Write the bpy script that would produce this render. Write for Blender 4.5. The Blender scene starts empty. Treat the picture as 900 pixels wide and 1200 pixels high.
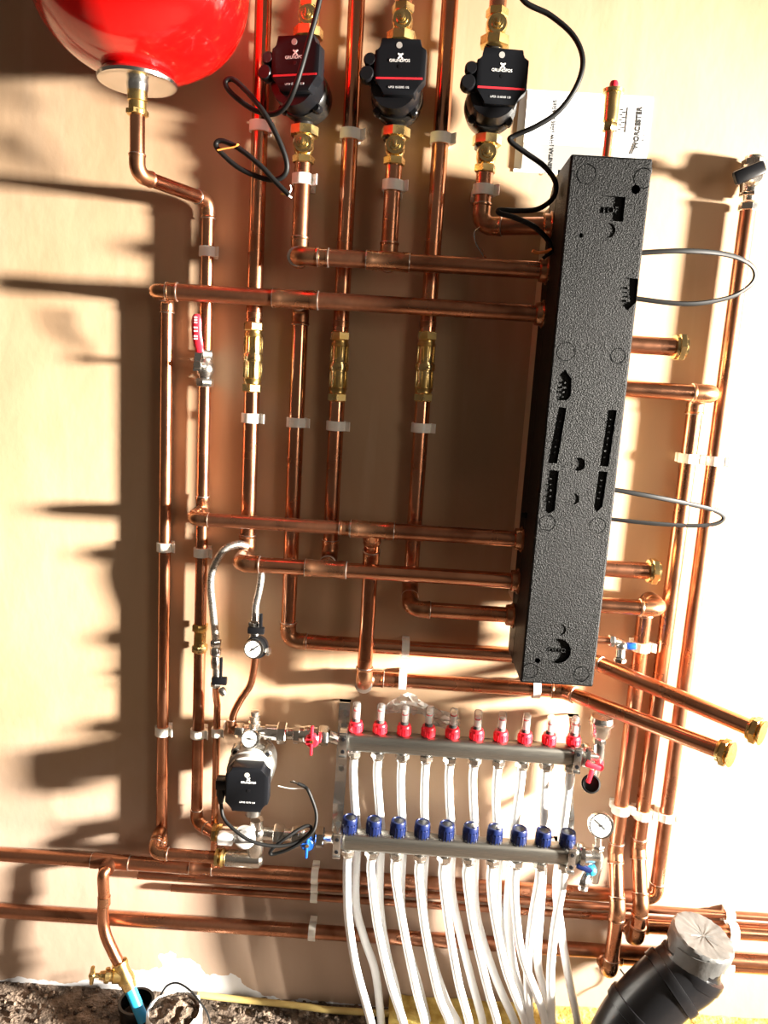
import bpy, bmesh, math, random
from mathutils import Vector as V, Matrix
random.seed(7)
scn = bpy.context.scene
COL = scn.collection
# ------------------------------------------------------------------ camera
F = 890.0
WD, HC = 1.58, 1.473                       # camera distance to the wall, height over the floor
n_ = V((17, -155, 890)).normalized()
v_ = V((-316, 5170, 890)); v_ = (v_ - n_*(v_.dot(n_))).normalized()
x_ = v_.cross(n_)
rows = [V((x_[i], n_[i], -v_[i])) for i in range(3)]     # camera right / down / forward in world axes
cam = bpy.data.cameras.new('camera'); co = bpy.data.objects.new('camera', cam); COL.objects.link(co)
cam.sensor_fit = 'VERTICAL'; cam.sensor_height = 36; cam.sensor_width = 27; cam.lens = F/1200*36
r_, u_, b_ = rows[0], -rows[1], -rows[2]
co.matrix_world = Matrix(((r_.x, u_.x, b_.x, 0), (r_.y, u_.y, b_.y, -WD), (r_.z, u_.z, b_.z, HC), (0, 0, 0, 1)))
cam.clip_start = .02
scn.camera = co
# ------------------------------------------------------------------ light
scn.view_settings.view_transform = 'Standard'; scn.view_settings.look = 'None'
scn.view_settings.gamma = 1; scn.view_settings.use_curve_mapping = False
scn.view_settings.exposure = 0.0
w = bpy.data.worlds.new('world'); scn.world = w; w.use_nodes = True
nt = w.node_tree; bg = nt.nodes['Background']
tc = nt.nodes.new('ShaderNodeTexCoord'); sp = nt.nodes.new('ShaderNodeSeparateXYZ'); cr = nt.nodes.new('ShaderNodeValToRGB')
mp = nt.nodes.new('ShaderNodeMapRange'); mp.inputs[1].default_value = -1; mp.inputs[2].default_value = 1
nt.links.new(tc.outputs['Generated'], sp.inputs[0]); nt.links.new(sp.outputs['Z'], mp.inputs[0])
nt.links.new(mp.outputs[0], cr.inputs[0]); nt.links.new(cr.outputs[0], bg.inputs['Color'])
cr.color_ramp.elements[0].position = .25; cr.color_ramp.elements[0].color = (.10, .07, .05, 1)
cr.color_ramp.elements[1].position = .75; cr.color_ramp.elements[1].color = (.42, .33, .25, 1)
bg.inputs['Strength'].default_value = .34

def area(name, loc, target, sx, sy, power, color):
    l = bpy.data.lights.new(name, 'AREA'); l.shape = 'RECTANGLE'; l.size = sx; l.size_y = sy; l.energy = power; l.color = color
    o = bpy.data.objects.new(name, l); COL.objects.link(o); o.location = loc
    d = V(target) - V(loc); o.rotation_euler = d.to_track_quat('-Z', 'Y').to_euler(); return o
wl = area('window_light', (4.75, -1.72, 1.5), (0, 0, 1.0), .42, .40, 258, (1, .93, .82)); wl.data.spread = math.radians(44)
area('front_window_light', (1.9, -2.3, 1.7), (0, 0, 1.2), .7, 1.1, 14, (1, .88, .74))
# ------------------------------------------------------------------ helpers
def P(u, v, d):
    """world point seen at photo pixel (u, v), d metres in front of the wall"""
    r = rows[0]*(u-450) + rows[1]*(v-600) + rows[2]*F
    t = (WD-d)/r.y
    return V((r.x*t, -d, HC + r.z*t))
ORG = {}
def T(name, label, cat, loc, group=None):
    o = bpy.data.objects.new(name, None); COL.objects.link(o); o.location = loc; o.empty_display_size = .02
    ORG[o.name] = V(loc); o['label'] = label; o['category'] = cat
    if group: o['group'] = group
    return o
def tag(o, label, cat, group=None, kind=None):
    o['label'] = label; o['category'] = cat
    if group: o['group'] = group
    if kind: o['kind'] = kind
    return o
def frame(a):
    a = V(a).normalized(); t = V((0, 0, 1)) if abs(a.z) < .9 else V((1, 0, 0))
    x = a.cross(t).normalized(); return a, x, a.cross(x)
class B:
    def __init__(s): s.bm = bmesh.new()
    def rings(s, rs, caps=True, closed=False):
        vs = [[s.bm.verts.new(p) for p in r] for r in rs]; n = len(vs[0])
        idx = list(range(len(vs)-1)) + ([len(vs)-1] if closed else [])
        for i in idx:
            a, b = vs[i], vs[(i+1) % len(vs)]
            for k in range(n): s.bm.faces.new((a[k], a[(k+1) % n], b[(k+1) % n], b[k]))
        if caps and not closed:
            s.bm.faces.new(vs[0][::-1]); s.bm.faces.new(vs[-1])
        return s
    def turn(s, p, axis, prof, seg=24, ph=0):
        a, x, y = frame(axis); p = V(p)
        s.rings([[p + a*t + (x*math.cos(ph+2*math.pi*k/seg) + y*math.sin(ph+2*math.pi*k/seg))*max(r, 1e-5) for k in range(seg)] for t, r in prof]); return s
    def cyl(s, p0, p1, r, r1=None, seg=20):
        d = V(p1)-V(p0); return s.turn(p0, d, [(0, r), (d.length, r if r1 is None else r1)], seg)
    def hexn(s, p, axis, r, h, ph=0):
        s.turn(p, axis, [(0, r*.9), (h*.12, r), (h*.88, r), (h, r*.9)], 6, ph); return s
    def tube(s, pts, r, seg=16, flat=None, closed=False):
        pts = [V(p) for p in pts]; n = len(pts); rs = []; x = None
        for i, p in enumerate(pts):
            if closed: t = pts[(i+1) % n]-pts[i-1]
            else: t = pts[min(i+1, n-1)]-pts[max(i-1, 0)]
            t.normalize()
            if x is None: _, x, _y = frame(t)
            x = (x - t*x.dot(t)).normalized(); y = t.cross(x)
            rr = r[i] if isinstance(r, (list, tuple)) else r
            fx = flat or (1, 1)
            rs.append([p + x*rr*fx[0]*math.cos(2*math.pi*k/seg) + y*rr*fx[1]*math.sin(2*math.pi*k/seg) for k in range(seg)])
        return s.rings(rs, closed=closed)
    def box(s, c, size, bev=0, rot=None, seg=2):
        m = Matrix.Translation(V(c)) @ (rot.to_4x4() if rot else Matrix.Identity(4)) @ Matrix.Diagonal((*size, 1))
        g = bmesh.ops.create_cube(s.bm, size=1, matrix=m)
        if bev:
            es = list({e for v in g['verts'] for e in v.link_edges})
            bmesh.ops.bevel(s.bm, geom=es, offset=bev, segments=seg, affect='EDGES', profile=.5)
        return s
    def ball(s, c, r, sc=(1, 1, 1), seg=16):
        m = Matrix.Translation(V(c)) @ Matrix.Diagonal((r*sc[0], r*sc[1], r*sc[2], 1))
        bmesh.ops.create_uvsphere(s.bm, u_segments=seg, v_segments=max(6, seg//2), radius=1, matrix=m); return s
    def prism(s, poly, o, ax, ay, dz, bev=0):
        """poly in the (ax, ay) plane at o, pushed along dz"""
        o, ax, ay, dz = V(o), V(ax), V(ay), V(dz)
        a = [s.bm.verts.new(o+ax*p[0]+ay*p[1]) for p in poly]; b = [s.bm.verts.new(o+ax*p[0]+ay*p[1]+dz) for p in poly]; n = len(poly)
        fs = [s.bm.faces.new(a[::-1]), s.bm.faces.new(b)] + [s.bm.faces.new((a[i], a[(i+1) % n], b[(i+1) % n], b[i])) for i in range(n)]
        if bev:
            es = list({e for f in fs for e in f.edges})
            bmesh.ops.bevel(s.bm, geom=es, offset=bev, segments=2, affect='EDGES', profile=.5)
        return s
    def build(s, name, mat, parent=None, label=None, org=None, ang=38):
        bm = s.bm
        o = V(org) if org is not None else (ORG[parent.name] if parent else V((0, 0, 0)))
        bmesh.ops.recalc_face_normals(bm, faces=bm.faces)
        bmesh.ops.translate(bm, verts=bm.verts, vec=-o)
        for f in bm.faces: f.smooth = True
        ca = math.radians(ang)
        for e in bm.edges:
            if len(e.link_faces) == 2 and e.calc_face_angle(0) > ca: e.smooth = False
        me = bpy.data.meshes.new(name); bm.to_mesh(me); bm.free(); me.materials.append(mat)
        ob = bpy.data.objects.new(name, me); COL.objects.link(ob); ORG[ob.name] = o
        if parent: ob.parent = parent
        else: ob.location = o
        if label: ob['label'] = label
        return ob
def dup(root, loc, label=None, group=None):
    r = root.copy(); COL.objects.link(r); r.location = loc; ORG[r.name] = V(loc)
    if label: r['label'] = label
    if group: r['group'] = group
    for ch in list(root.children):
        c = ch.copy(); COL.objects.link(c); c.parent = r
        for g in ch.children:
            d = g.copy(); COL.objects.link(d); d.parent = c
    return r
def text(body, size, mat, p, right, up, parent, name='lettering', depth=.0004, align='CENTER', label=None, bold=0):
    cu = bpy.data.curves.new('t', 'FONT'); cu.body = body; cu.size = size; cu.extrude = depth; cu.offset = bold; cu.align_x = align; cu.align_y = 'CENTER'
    t = bpy.data.objects.new('t', cu); COL.objects.link(t)
    me = bpy.data.meshes.new_from_object(t.evaluated_get(bpy.context.evaluated_depsgraph_get()))
    bpy.data.objects.remove(t); bpy.data.curves.remove(cu)
    r, u = V(right).normalized(), V(up).normalized(); f = r.cross(u); o = V(p) - ORG[parent.name]
    me.transform(Matrix(((r.x, u.x, f.x, o.x), (r.y, u.y, f.y, o.y), (r.z, u.z, f.z, o.z), (0, 0, 0, 1))))
    me.materials.clear(); me.materials.append(mat)
    ob = bpy.data.objects.new(name, me); COL.objects.link(ob); ob.parent = parent; ORG[ob.name] = ORG[parent.name]
    if label: ob['label'] = label
    return ob
def spline(pts, n=10):
    pts = [V(p) for p in pts]; q = [pts[0]*2-pts[1]] + pts + [pts[-1]*2-pts[-2]]; out = []
    for i in range(1, len(q)-2):
        a, b, c, d = q[i-1:i+3]
        for k in range(n):
            t = k/n
            out.append(.5*((2*b) + (c-a)*t + (2*a-5*b+4*c-d)*t*t + (3*b-a-3*c+d)*t**3))
    out.append(pts[-1]); return out
def arc(corner, da, db, R, n=8):
    """points of a bend of radius R, arriving from corner+da and leaving to corner+db"""
    da, db = V(da).normalized(), V(db).normalized(); ang = math.pi - da.angle(db)
    L = R*math.tan(ang/2); c0 = corner+da*L; cen = c0 + (db-da*da.dot(db)).normalized()*R
    ax = da.cross(db).normalized(); r0 = c0-cen
    return [cen + Matrix.Rotation(ang*k/n*s_, 3, ax) @ r0 for s_ in (-1,) for k in range(n+1)], L
# ------------------------------------------------------------------ materials
def mat(name, col, rough=.5, metal=0, spec=.5, **k):
    m = bpy.data.materials.new(name); m.use_nodes = True; b = m.node_tree.nodes['Principled BSDF']
    b.inputs['Base Color'].default_value = (*col, 1); b.inputs['Roughness'].default_value = rough
    b.inputs['Metallic'].default_value = metal; b.inputs['Specular IOR Level'].default_value = spec
    for a, val in k.items(): b.inputs[a.replace('_', ' ')].default_value = val
    return m
def noise_mix(m, cols, scale, detail=4, lo=.4, hi=.6, rough=None, bump=None, stretch=None, dist=0):
    t = m.node_tree; N = t.nodes; b = N['Principled BSDF']
    tc = N.new('ShaderNodeTexCoord'); mp = N.new('ShaderNodeMapping'); no = N.new('ShaderNodeTexNoise'); cr = N.new('ShaderNodeValToRGB')
    t.links.new(tc.outputs['Object'], mp.inputs[0]); t.links.new(mp.outputs[0], no.inputs['Vector'])
    if stretch: mp.inputs['Scale'].default_value = stretch
    no.inputs['Scale'].default_value = scale; no.inputs['Detail'].default_value = detail; no.inputs['Distortion'].default_value = dist
    e = cr.color_ramp.elements; e[0].position = lo; e[0].color = (*cols[0], 1); e[1].position = hi; e[1].color = (*cols[1], 1)
    t.links.new(no.outputs['Fac'], cr.inputs[0]); t.links.new(cr.outputs[0], b.inputs['Base Color'])
    if rough:
        mr = N.new('ShaderNodeMapRange'); mr.inputs[1].default_value = lo; mr.inputs[2].default_value = hi
        mr.inputs[3].default_value, mr.inputs[4].default_value = rough
        t.links.new(no.outputs['Fac'], mr.inputs[0]); t.links.new(mr.outputs[0], b.inputs['Roughness'])
    if bump:
        n2 = N.new('ShaderNodeTexNoise'); n2.inputs['Scale'].default_value = bump[0]; n2.inputs['Detail'].default_value = 5
        bp = N.new('ShaderNodeBump'); bp.inputs['Strength'].default_value = bump[1]; bp.inputs['Distance'].default_value = bump[2]
        t.links.new(tc.outputs['Object'], n2.inputs['Vector']); t.links.new(n2.outputs['Fac'], bp.inputs['Height']); t.links.new(bp.outputs[0], b.inputs['Normal'])
    return m
COPPER = noise_mix(mat('copper', (.8, .4, .25), .2, 1), ((.50, .20, .10), (.82, .40, .24)), 9, 5, .36, .62, (.30, .16), (60, .12, .002))
COPPER_DULL = noise_mix(mat('dull_copper', (.5, .25, .15), .3, 1), ((.26, .105, .055), (.62, .29, .17)), 14, 6, .32, .66, (.42, .24), (70, .15, .002))
FITTING = noise_mix(mat('copper_fitting', (.6, .33, .2), .3, 1), ((.32, .14, .07), (.72, .38, .22)), 30, 4, .35, .65, (.38, .22))
SOLDER = mat('solder', (.78, .72, .66), .3, 1)
BRASS = noise_mix(mat('brass', (.8, .58, .25), .25, 1), ((.62, .42, .14), (.86, .66, .32)), 25, 3, .35, .65, (.34, .2))
CASTN = noise_mix(mat('nickel_casting', (.4, .39, .37), .35, 1), ((.26, .25, .23), (.48, .46, .43)), 30, 3, .35, .65, (.45, .25))
CHROME = noise_mix(mat('nickel', (.8, .78, .74), .2, 1), ((.62, .59, .54), (.86, .84, .8)), 30, 3, .35, .65, (.3, .14))
STEEL = noise_mix(mat('brushed_steel', (.5, .48, .45), .35, 1), ((.23, .22, .195), (.35, .335, .30)), 40, 4, .3, .7, (.42, .3), None, (1, 30, 30))
ZINC = mat('zinc_plate', (.72, .73, .72), .22, 1)
CLIP = mat('white_clip_plastic', (.90, .88, .82), .35, Subsurface_Weight=.15, Subsurface_Radius=(.01, .008, .006))
PEX = mat('white_pex', (.84, .85, .85), .28)
RED = mat('gloss_red_paint', (.60, .003, .003), .14, Coat_Weight=.6, Coat_Roughness=.05)
REDP = mat('red_plastic', (.70, .015, .03), .35)
BLUEP = mat('navy_plastic', (.004, .010, .055), .38, spec=.3)
BLUE = mat('blue_plastic', (.01, .09, .45), .35)
CYAN = mat('cyan_hose', (.02, .33, .62), .4)
BLACKP = mat('black_plastic', (.005, .005, .006), .3, spec=.3)
PUMPF = mat('pump_face', (.006, .0065, .008), .36, spec=.15)
CAST = mat('black_casting', (.012, .011, .010), .25)
RUBBER = mat('black_rubber', (.006, .006, .006), .5, spec=.2)
SOIL = mat('black_soil_pipe', (.007, .007, .008), .28, spec=.4)
PRINT = mat('white_print', (.75, .75, .73), .5)
REDLINE = mat('red_stripe', (.55, .02, .03), .4)
GREYP = mat('grey_plastic', (.30, .29, .27), .4)
DIAL = mat('white_dial', (.55, .55, .54), .45)
WHITEP = mat('white_plastic', (.86, .86, .85), .35)
INK = mat('black_ink', (.02, .02, .02), .6)
GREYINK = mat('grey_print', (.52, .53, .54), .6)
PAPER = mat('paper', (.84, .85, .86), .55)
BRAID = noise_mix(mat('braided_steel', (.6, .58, .54), .35, 1), ((.30, .28, .25), (.82, .8, .76)), 420, 2, .42, .58, (.5, .25), (500, .6, .001))
TAPE = noise_mix(mat('duct_tape', (.42, .42, .41), .35, .25), ((.085, .085, .083), (.13, .13, .127)), 18, 5, .35, .65, (.5, .32), (40, .5, .004))
BOARD = mat('backing_board', (.62, .48, .33), .7)
GLASS = mat('clear_tube', (1, 1, .98), .08, Transmission_Weight=.9, IOR=1.12)
FILM = mat('clear_film', (.95, .95, .93), .12, Transmission_Weight=.6, IOR=1.2)
YELLOW = noise_mix(mat('yellow_insulation', (.75, .55, .1), .8), ((.45, .28, .05), (.80, .62, .18)), 30, 5, .35, .65, None, (80, .6, .01))
EARTH = noise_mix(mat('damp_rubble', (.2, .14, .1), .9), ((.04, .026, .016), (.30, .22, .16)), 45, 6, .38, .66, None, (90, 1, .02))
WOODC = mat('yellow_cable', (.66, .50, .18), .5)
EPS = mat('black_foam', (.003, .003, .003), .42, spec=.14)
t = EPS.node_tree; N = t.nodes; tcn = N.new('ShaderNodeTexCoord')
vo = N.new('ShaderNodeTexVoronoi'); vo.inputs['Scale'].default_value = 360
no = N.new('ShaderNodeTexNoise'); no.inputs['Scale'].default_value = 1300; no.inputs['Detail'].default_value = 2
ma = N.new('ShaderNodeMath'); ma.operation = 'ADD'; bp = N.new('ShaderNodeBump'); bp.inputs['Strength'].default_value = .8; bp.inputs['Distance'].default_value = .0010
for q in (vo, no): t.links.new(tcn.outputs['Object'], q.inputs['Vector'])
t.links.new(vo.outputs['Distance'], ma.inputs[0]); t.links.new(no.outputs['Fac'], ma.inputs[1]); t.links.new(ma.outputs[0], bp.inputs['Height'])
t.links.new(bp.outputs[0], N['Principled BSDF'].inputs['Normal'])
# plaster: uneven drying, trowel marks, bare white patches along the foot of the wall
PLASTER = mat('plaster', (.6, .43, .32), .75, spec=.3)
t = PLASTER.node_tree; N = t.nodes; b = N['Principled BSDF']; tcn = N.new('ShaderNodeTexCoord')
def nz(scale, det, sc=(1, 1, 1), dist=0):
    m_ = N.new('ShaderNodeMapping'); m_.inputs['Scale'].default_value = sc; q = N.new('ShaderNodeTexNoise')
    q.inputs['Scale'].default_value = scale; q.inputs['Detail'].default_value = det; q.inputs['Distortion'].default_value = dist
    t.links.new(tcn.outputs['Object'], m_.inputs[0]); t.links.new(m_.outputs[0], q.inputs['Vector']); return q
def mth(op, a, b2):
    q = N.new('ShaderNodeMath'); q.operation = op
    for i, z in enumerate((a, b2)):
        if isinstance(z, (int, float)): q.inputs[i].default_value = z
        else: t.links.new(z, q.inputs[i])
    return q.outputs[0]
def ramp(src, stops):
    q = N.new('ShaderNodeValToRGB'); e = q.color_ramp.elements
    while len(e) < len(stops): e.new(.5)
    for i, (p, c) in enumerate(stops): e[i].position = p; e[i].color = (*c, 1)
    t.links.new(src, q.inputs[0]); return q.outputs[0]
def mix(f, a, b2):
    q = N.new('ShaderNodeMix'); q.data_type = 'RGBA'; t.links.new(f, q.inputs[0])
    for i, z in ((6, a), (7, b2)):
        if isinstance(z, tuple): q.inputs[i].default_value = (*z, 1)
        else: t.links.new(z, q.inputs[i])
    return q.outputs[2]
base = ramp(nz(2.2, 5, (1, 1, .6), .6).outputs['Fac'], [(.3, (.37, .235, .135)), (.5, (.42, .28, .17)), (.7, (.47, .33, .215))])
streak = ramp(nz(5, 4, (3, 1, .35), .4).outputs['Fac'], [(.55, (0, 0, 0)), (.75, (1, 1, 1))])
c1 = mix(mth('MULTIPLY', streak, .35), base, (.54, .40, .28))
sx = N.new('ShaderNodeSeparateXYZ'); t.links.new(tcn.outputs['Object'], sx.inputs[0])
wob = mth('MULTIPLY', mth('SUBTRACT', nz(9, 6).outputs['Fac'], .5), .34)
gx = mth('POWER', 2.718, mth('MULTIPLY', mth('POWER', mth('ABSOLUTE', mth('ADD', sx.outputs['X'], .46), 0), 2), -55.0))
edge = mth('ADD', mth('ADD', mth('MULTIPLY', gx, .10), .012), mth('MULTIPLY', wob, mth('ADD', mth('MULTIPLY', gx, .7), .25)))
low = mth('LESS_THAN', mth('ADD', sx.outputs['Z'], .005), edge)
pk = N.new('ShaderNodeMapRange'); pk.inputs[1].default_value = .72; pk.inputs[2].default_value = .42
t.links.new(mth('ADD', sx.outputs['Z'], mth('MULTIPLY', wob, 1.2)), pk.inputs[0])
c2 = mix(mth('MULTIPLY', pk.outputs[0], .75), c1, (.46, .34, .265))       # greyer pink tone blended in towards the lower wall
c3 = mix(mth('MULTIPLY', low, .9), c2, (.74, .75, .78))                # bare white board adhesive at the foot
jn = mth('LESS_THAN', mth('ABSOLUTE', mth('ADD', sx.outputs['X'], .578), 0), .0012)
t.links.new(mix(mth('MULTIPLY', jn, .25), c3, (.42, .29, .19)), b.inputs['Base Color'])
bp = N.new('ShaderNodeBump'); bp.inputs['Strength'].default_value = .30; bp.inputs['Distance'].default_value = .006
t.links.new(mth('ADD', nz(14, 6, (1, 1, .7)).outputs['Fac'], mth('MULTIPLY', edge, .6)), bp.inputs['Height']); t.links.new(bp.outputs[0], b.inputs['Normal'])
FLOORM = noise_mix(mat('rough_screed', (.3, .24, .2), .9), ((.05, .034, .023), (.27, .20, .15)), 22, 8, .35, .68, None, (120, 1, .01))
# ------------------------------------------------------------------ structure
bw = B(); bw.box((0, .06, 1.3), (5, .12, 2.6)); o = bw.build('wall_back', PLASTER); o['kind'] = 'structure'
bf = B()
bmesh.ops.create_grid(bf.bm, x_segments=2, y_segments=2, size=1, matrix=Matrix.Translation((0, -1.6, 0)) @ Matrix.Diagonal((2.5, 1.36, 1, 1)))
from mathutils import noise as mn
nx, ny = 300, 24
vs = [[bf.bm.verts.new((-1.5+3*i/nx, -.24*j/ny, 0)) for j in range(ny+1)] for i in range(nx+1)]
for row in vs:
    for q in row:
        h = mn.fractal(V((q.co.x*26, q.co.y*26, 3)), 1, 2, 5)*.006
        q.co.z = h*min(1, (q.co.y+.24)*20)
for i in range(nx):
    for j in range(ny): bf.bm.faces.new((vs[i][j], vs[i+1][j], vs[i+1][j+1], vs[i][j+1]))
o = bf.build('floor', FLOORM, ang=180); o['kind'] = 'structure'
# ------------------------------------------------------------------ pipe kit
R28, R22, R15 = .0158, .0126, .0080
def elbow_part(parent, c, da, db, r, ring=True, m=None):
    da, db = V(da).normalized(), V(db).normalized()
    R = r*1.5; pts, L = arc(V(c), da, db, R); s = r*1.1
    b = B(); b.tube([pts[0]+da*s] + pts + [pts[-1]+db*s], r*1.09, 20)
    for p, d in ((pts[0], da), (pts[-1], db)): b.turn(p+d*(s*.72), d, [(0, r*1.09), (.0015, r*1.16), (s*.28, r*1.16), (s*.30, r*1.05)], 20)
    e = b.build('elbow', m or FITTING, parent)
    if ring:
        for p, d in ((pts[0]+da*s, da), (pts[-1]+db*s, db)): B().turn(p-d*.0002, d, [(0, r*1.15), (.0009, r*1.13), (.0016, r*1.01)], 20).build('solder_ring', SOLDER, e)
    return e
def sleeve(parent, p, axis, r, L, name='coupling', m=None, ring=True):
    a = V(axis).normalized(); p = V(p); b = B()
    b.turn(p-a*L/2, a, [(0, r*1.03), (.0005, r*1.13), (L*.2, r*1.13), (L*.22, r*1.09), (L*.78, r*1.09), (L*.8, r*1.13), (L-.0005, r*1.13), (L, r*1.03)], 20)
    e = b.build(name, m or FITTING, parent)
    if ring:
        for s in (-1, 1): B().turn(p+a*s*L/2, a*s, [(-.0006, r*1.14), (.0008, r*1.12), (.0014, r*1.01)], 20).build('solder_ring', SOLDER, e)
    return e
def tee_part(parent, p, axis, br, r, L=None, bl=None, m=None):
    L = L or r*4.6; bl = bl or r*2.6; a, br = V(axis).normalized(), V(br).normalized(); p = V(p); b = B()
    b.turn(p-a*L/2, a, [(0, r*1.03), (.0005, r*1.14), (L*.16, r*1.14), (L*.18, r*1.09), (L*.82, r*1.09), (L*.84, r*1.14), (L-.0005, r*1.14), (L, r*1.03)], 20)
    b.turn(p, br, [(0, r*1.05), (bl*.6, r*1.09), (bl*.62, r*1.14), (bl-.0005, r*1.14), (bl, r*1.03)], 20)
    e = b.build('tee', m or FITTING, parent)
    for s in (-1, 1): B().turn(p+a*s*L/2, a*s, [(-.0006, r*1.15), (.0008, r*1.13), (.0014, r*1.01)], 20).build('solder_ring', SOLDER, e)
    return e
def run(label, pts, r, m=None, group=None, name='copper_pipe', ring=True, fm=None, cat='pipe'):
    """a soldered run of copper: straight lengths and elbows, all parts of one thing"""
    pts = [V(p) for p in pts]; th = T(name, label, cat, pts[0], group); m = m or COPPER
    k = len(pts); cut = [0]*k
    for i in range(1, k-1):
        da, db = (pts[i-1]-pts[i]).normalized(), (pts[i+1]-pts[i]).normalized()
        ang = math.pi-da.angle(db); cut[i] = r*1.5*math.tan(ang/2)+r*.6
        elbow_part(th, pts[i], da, db, r, ring, fm)
    for i in range(k-1):
        d = (pts[i+1]-pts[i]); L = d.length; d.normalize()
        a, e = pts[i]+d*cut[i], pts[i+1]-d*cut[i+1]
        if (e-a).dot(d) > .002: B().cyl(a, e, r, seg=22).build('pipe', m, th)
    return th
def clip_mesh(b, r, d, wdt, axis, lip=True):
    """open pipe clip round a pipe d from the wall; cross-section (s, y), extruded along axis"""
    out, inn = [], []; n = 28; ro = r+.0035
    for k in range(n+1):
        a = math.radians(-40+260*k/n)       # 90 deg = towards the viewer
        c, s = math.cos(a), math.sin(a)
        rr = ro*(1.0+.10*max(0, abs(c)-.6))
        out.append((rr*c, -rr*s)); inn.append(((r+.0004)*c, -(r+.0004)*s))
    inn2 = inn[::-1]
    bx = ro*.95
    poly = out + [(-bx, ro*.85), (-bx*.9, d-.0003), (bx*.9, d-.0003), (bx, ro*.85)]
    # two closed strips: the C ring and the foot block
    ax = V((0, 0, 1)) if axis == 'z' else V((1, 0, 0)); sx_ = V((1, 0, 0)) if axis == 'z' else V((0, 0, 1)); yy = V((0, 1, 0))
    o = -ax*wdt/2
    def strip(pa, pb):
        rs = []
        for p, q in zip(pa, pb):
            rs.append([o+sx_*p[0]+yy*p[1], o+sx_*q[0]+yy*q[1], o+ax*wdt+sx_*q[0]+yy*q[1], o+ax*wdt+sx_*p[0]+yy*p[1]])
        b.rings(rs)
    strip(out, inn)
    b.prism([(-bx, r*.9+.0008), (-bx, d-.0003), (bx, d-.0003), (bx, r*.9+.0008)], o, sx_, yy, ax*wdt, bev=.001)
    if lip: b.prism([(ro*.9, -ro*.2), (ro*1.45, -ro*.75), (ro*1.52, -ro*.60), (ro*1.05, ro*.45)], o, sx_, yy, ax*wdt)
CLIPS = {}
def clip(p, r, d, axis, label, wdt=.019, lip=True):
    key = (r, d, axis, wdt, lip); p = V((p.x, -d, p.z))
    if key not in CLIPS:
        b = B(); clip_mesh(b, r, d, wdt, axis, lip); b_o = b.build('pipe_clip', CLIP, org=(0, 0, 0)); b_o.location = p
        CLIPS[key] = b_o
    else:
        b_o = CLIPS[key].copy(); COL.objects.link(b_o); b_o.location = p
    return tag(b_o, label, 'pipe clip', 'white plastic pipe clips')
UP, DN, OUT, BACK, RT, LT = V((0, 0, 1)), V((0, 0, -1)), V((0, -1, 0)), V((0, 1, 0)), V((1, 0, 0)), V((-1, 0, 0))
def at(X, d, Z): return V((X, -d, Z))
# ------------------------------------------------------------------ key lines, all measured once
DV, DP, DH = .027, .062, .11            # verticals, pump lines, header connections: distance from the wall
XB = P(300, 300, DV).x; XC = P(404, 290, DV).x; XE = P(505, 330, DV).x; XI = P(347, 500, DV).x
XA = P(353, 250, DP).x; XD = P(459, 240, DP).x; XF = P(567, 215, DP).x
XG = P(238, 560, .028).x; XH = P(193, 640, .023).x; XJ = P(431, 720, .07).x
XM = P(842, 500, .028).x; XK = P(796, 620, DV).x; XL = P(742, 830, DV).x
Z0 = P(610, 262, DH).z; Z1 = P(520, 310, DH).z; Z2 = P(420, 355, DH).z; Z3 = P(420, 620, DH).z; Z4 = P(450, 671, DH).z
Z6 = P(540, 717, .09).z; Z7 = P(470, 759, DV).z; Z9 = P(560, 803, DV).z
bxL = P(672, 180, .229).x; bxR = P(769, 186, .229).x; bxT = P(672, 180, .229).z; bxB = P(607, 800, .229).z
bxL = (bxL + P(607, 800, .229).x)/2; bxR = (bxR + P(692, 807, .229).x)/2
BD0, BD1 = .063, .229
ZN1 = P(345, 1024, .03).z; ZN4 = P(200, 1080.5, .03).z; ZN2 = P(420, 1043, .02).z; ZN3 = P(420, 1055, .02).z
ZT = P(300, -40, DV).z
# ------------------------------------------------------------------ low loss header in its black foam case
LLH = T('low_loss_header', 'tall black foam insulation case of the low loss header, right of the pipes', 'insulation case', at((bxL+bxR)/2, .15, bxB))
Wb, Hb, Db = bxR-bxL, bxT-bxB, BD1-BD0
b = B()
prof = [(BD1, bxB), (BD1, bxT), (BD0+.03, bxT-.004), (BD0, bxT-.03), (BD0, bxB+.004)]
b.prism([(-p[0], p[1]) for p in prof], (bxL, 0, 0), BACK, UP, RT*Wb, bev=.004)
case = b.build('case', EPS, LLH)
cut = B(); fy = -BD1-.004
def fp(u, v): q = P(u, v, BD1); return q.x, q.z
def pocket(poly_px, dep=.0055): cut.prism([fp(*p) for p in poly_px], (0, fy, 0), RT, UP, BACK*(dep+.004))
def pocket_round(u, v, rpx, dep=.006, hole=False):
    x, z = fp(u, v); r = rpx*.00150
    cut.turn((x, fy, z), BACK, [(0, r), (dep+.004, r)], 28)
def pocket_ring(u, v, rpx, w_=.0016, dep=.0025):
    x, z = fp(u, v); r = rpx*.00150; rs = []
    for k in range(32):
        a = 2*math.pi*k/32; e = V((math.cos(a), 0, math.sin(a))); c = V((x, 0, z))
        rs.append([c+e*(r-w_)+V((0, fy, 0)), c+e*(r)+V((0, fy, 0)), c+e*r+V((0, -BD1+dep, 0)), c+e*(r-w_)+V((0, -BD1+dep, 0))])
    cut.rings(rs, closed=True)
pocket([(705, 229), (733, 231), (730, 260), (702, 257)], .006)
pocket([(728, 329), (733, 325), (748, 327), (746, 354), (735, 364), (725, 352)])
pocket([(662, 433), (670, 444), (669, 464), (664, 469), (653, 469), (649, 464), (651, 444)])
pocket([(655, 477), (664, 478), (653, 543), (642, 543)][::-1]); pocket([(650, 551), (655, 552), (650, 598), (643, 602), (636, 596), (641, 551)][::-1])
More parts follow.
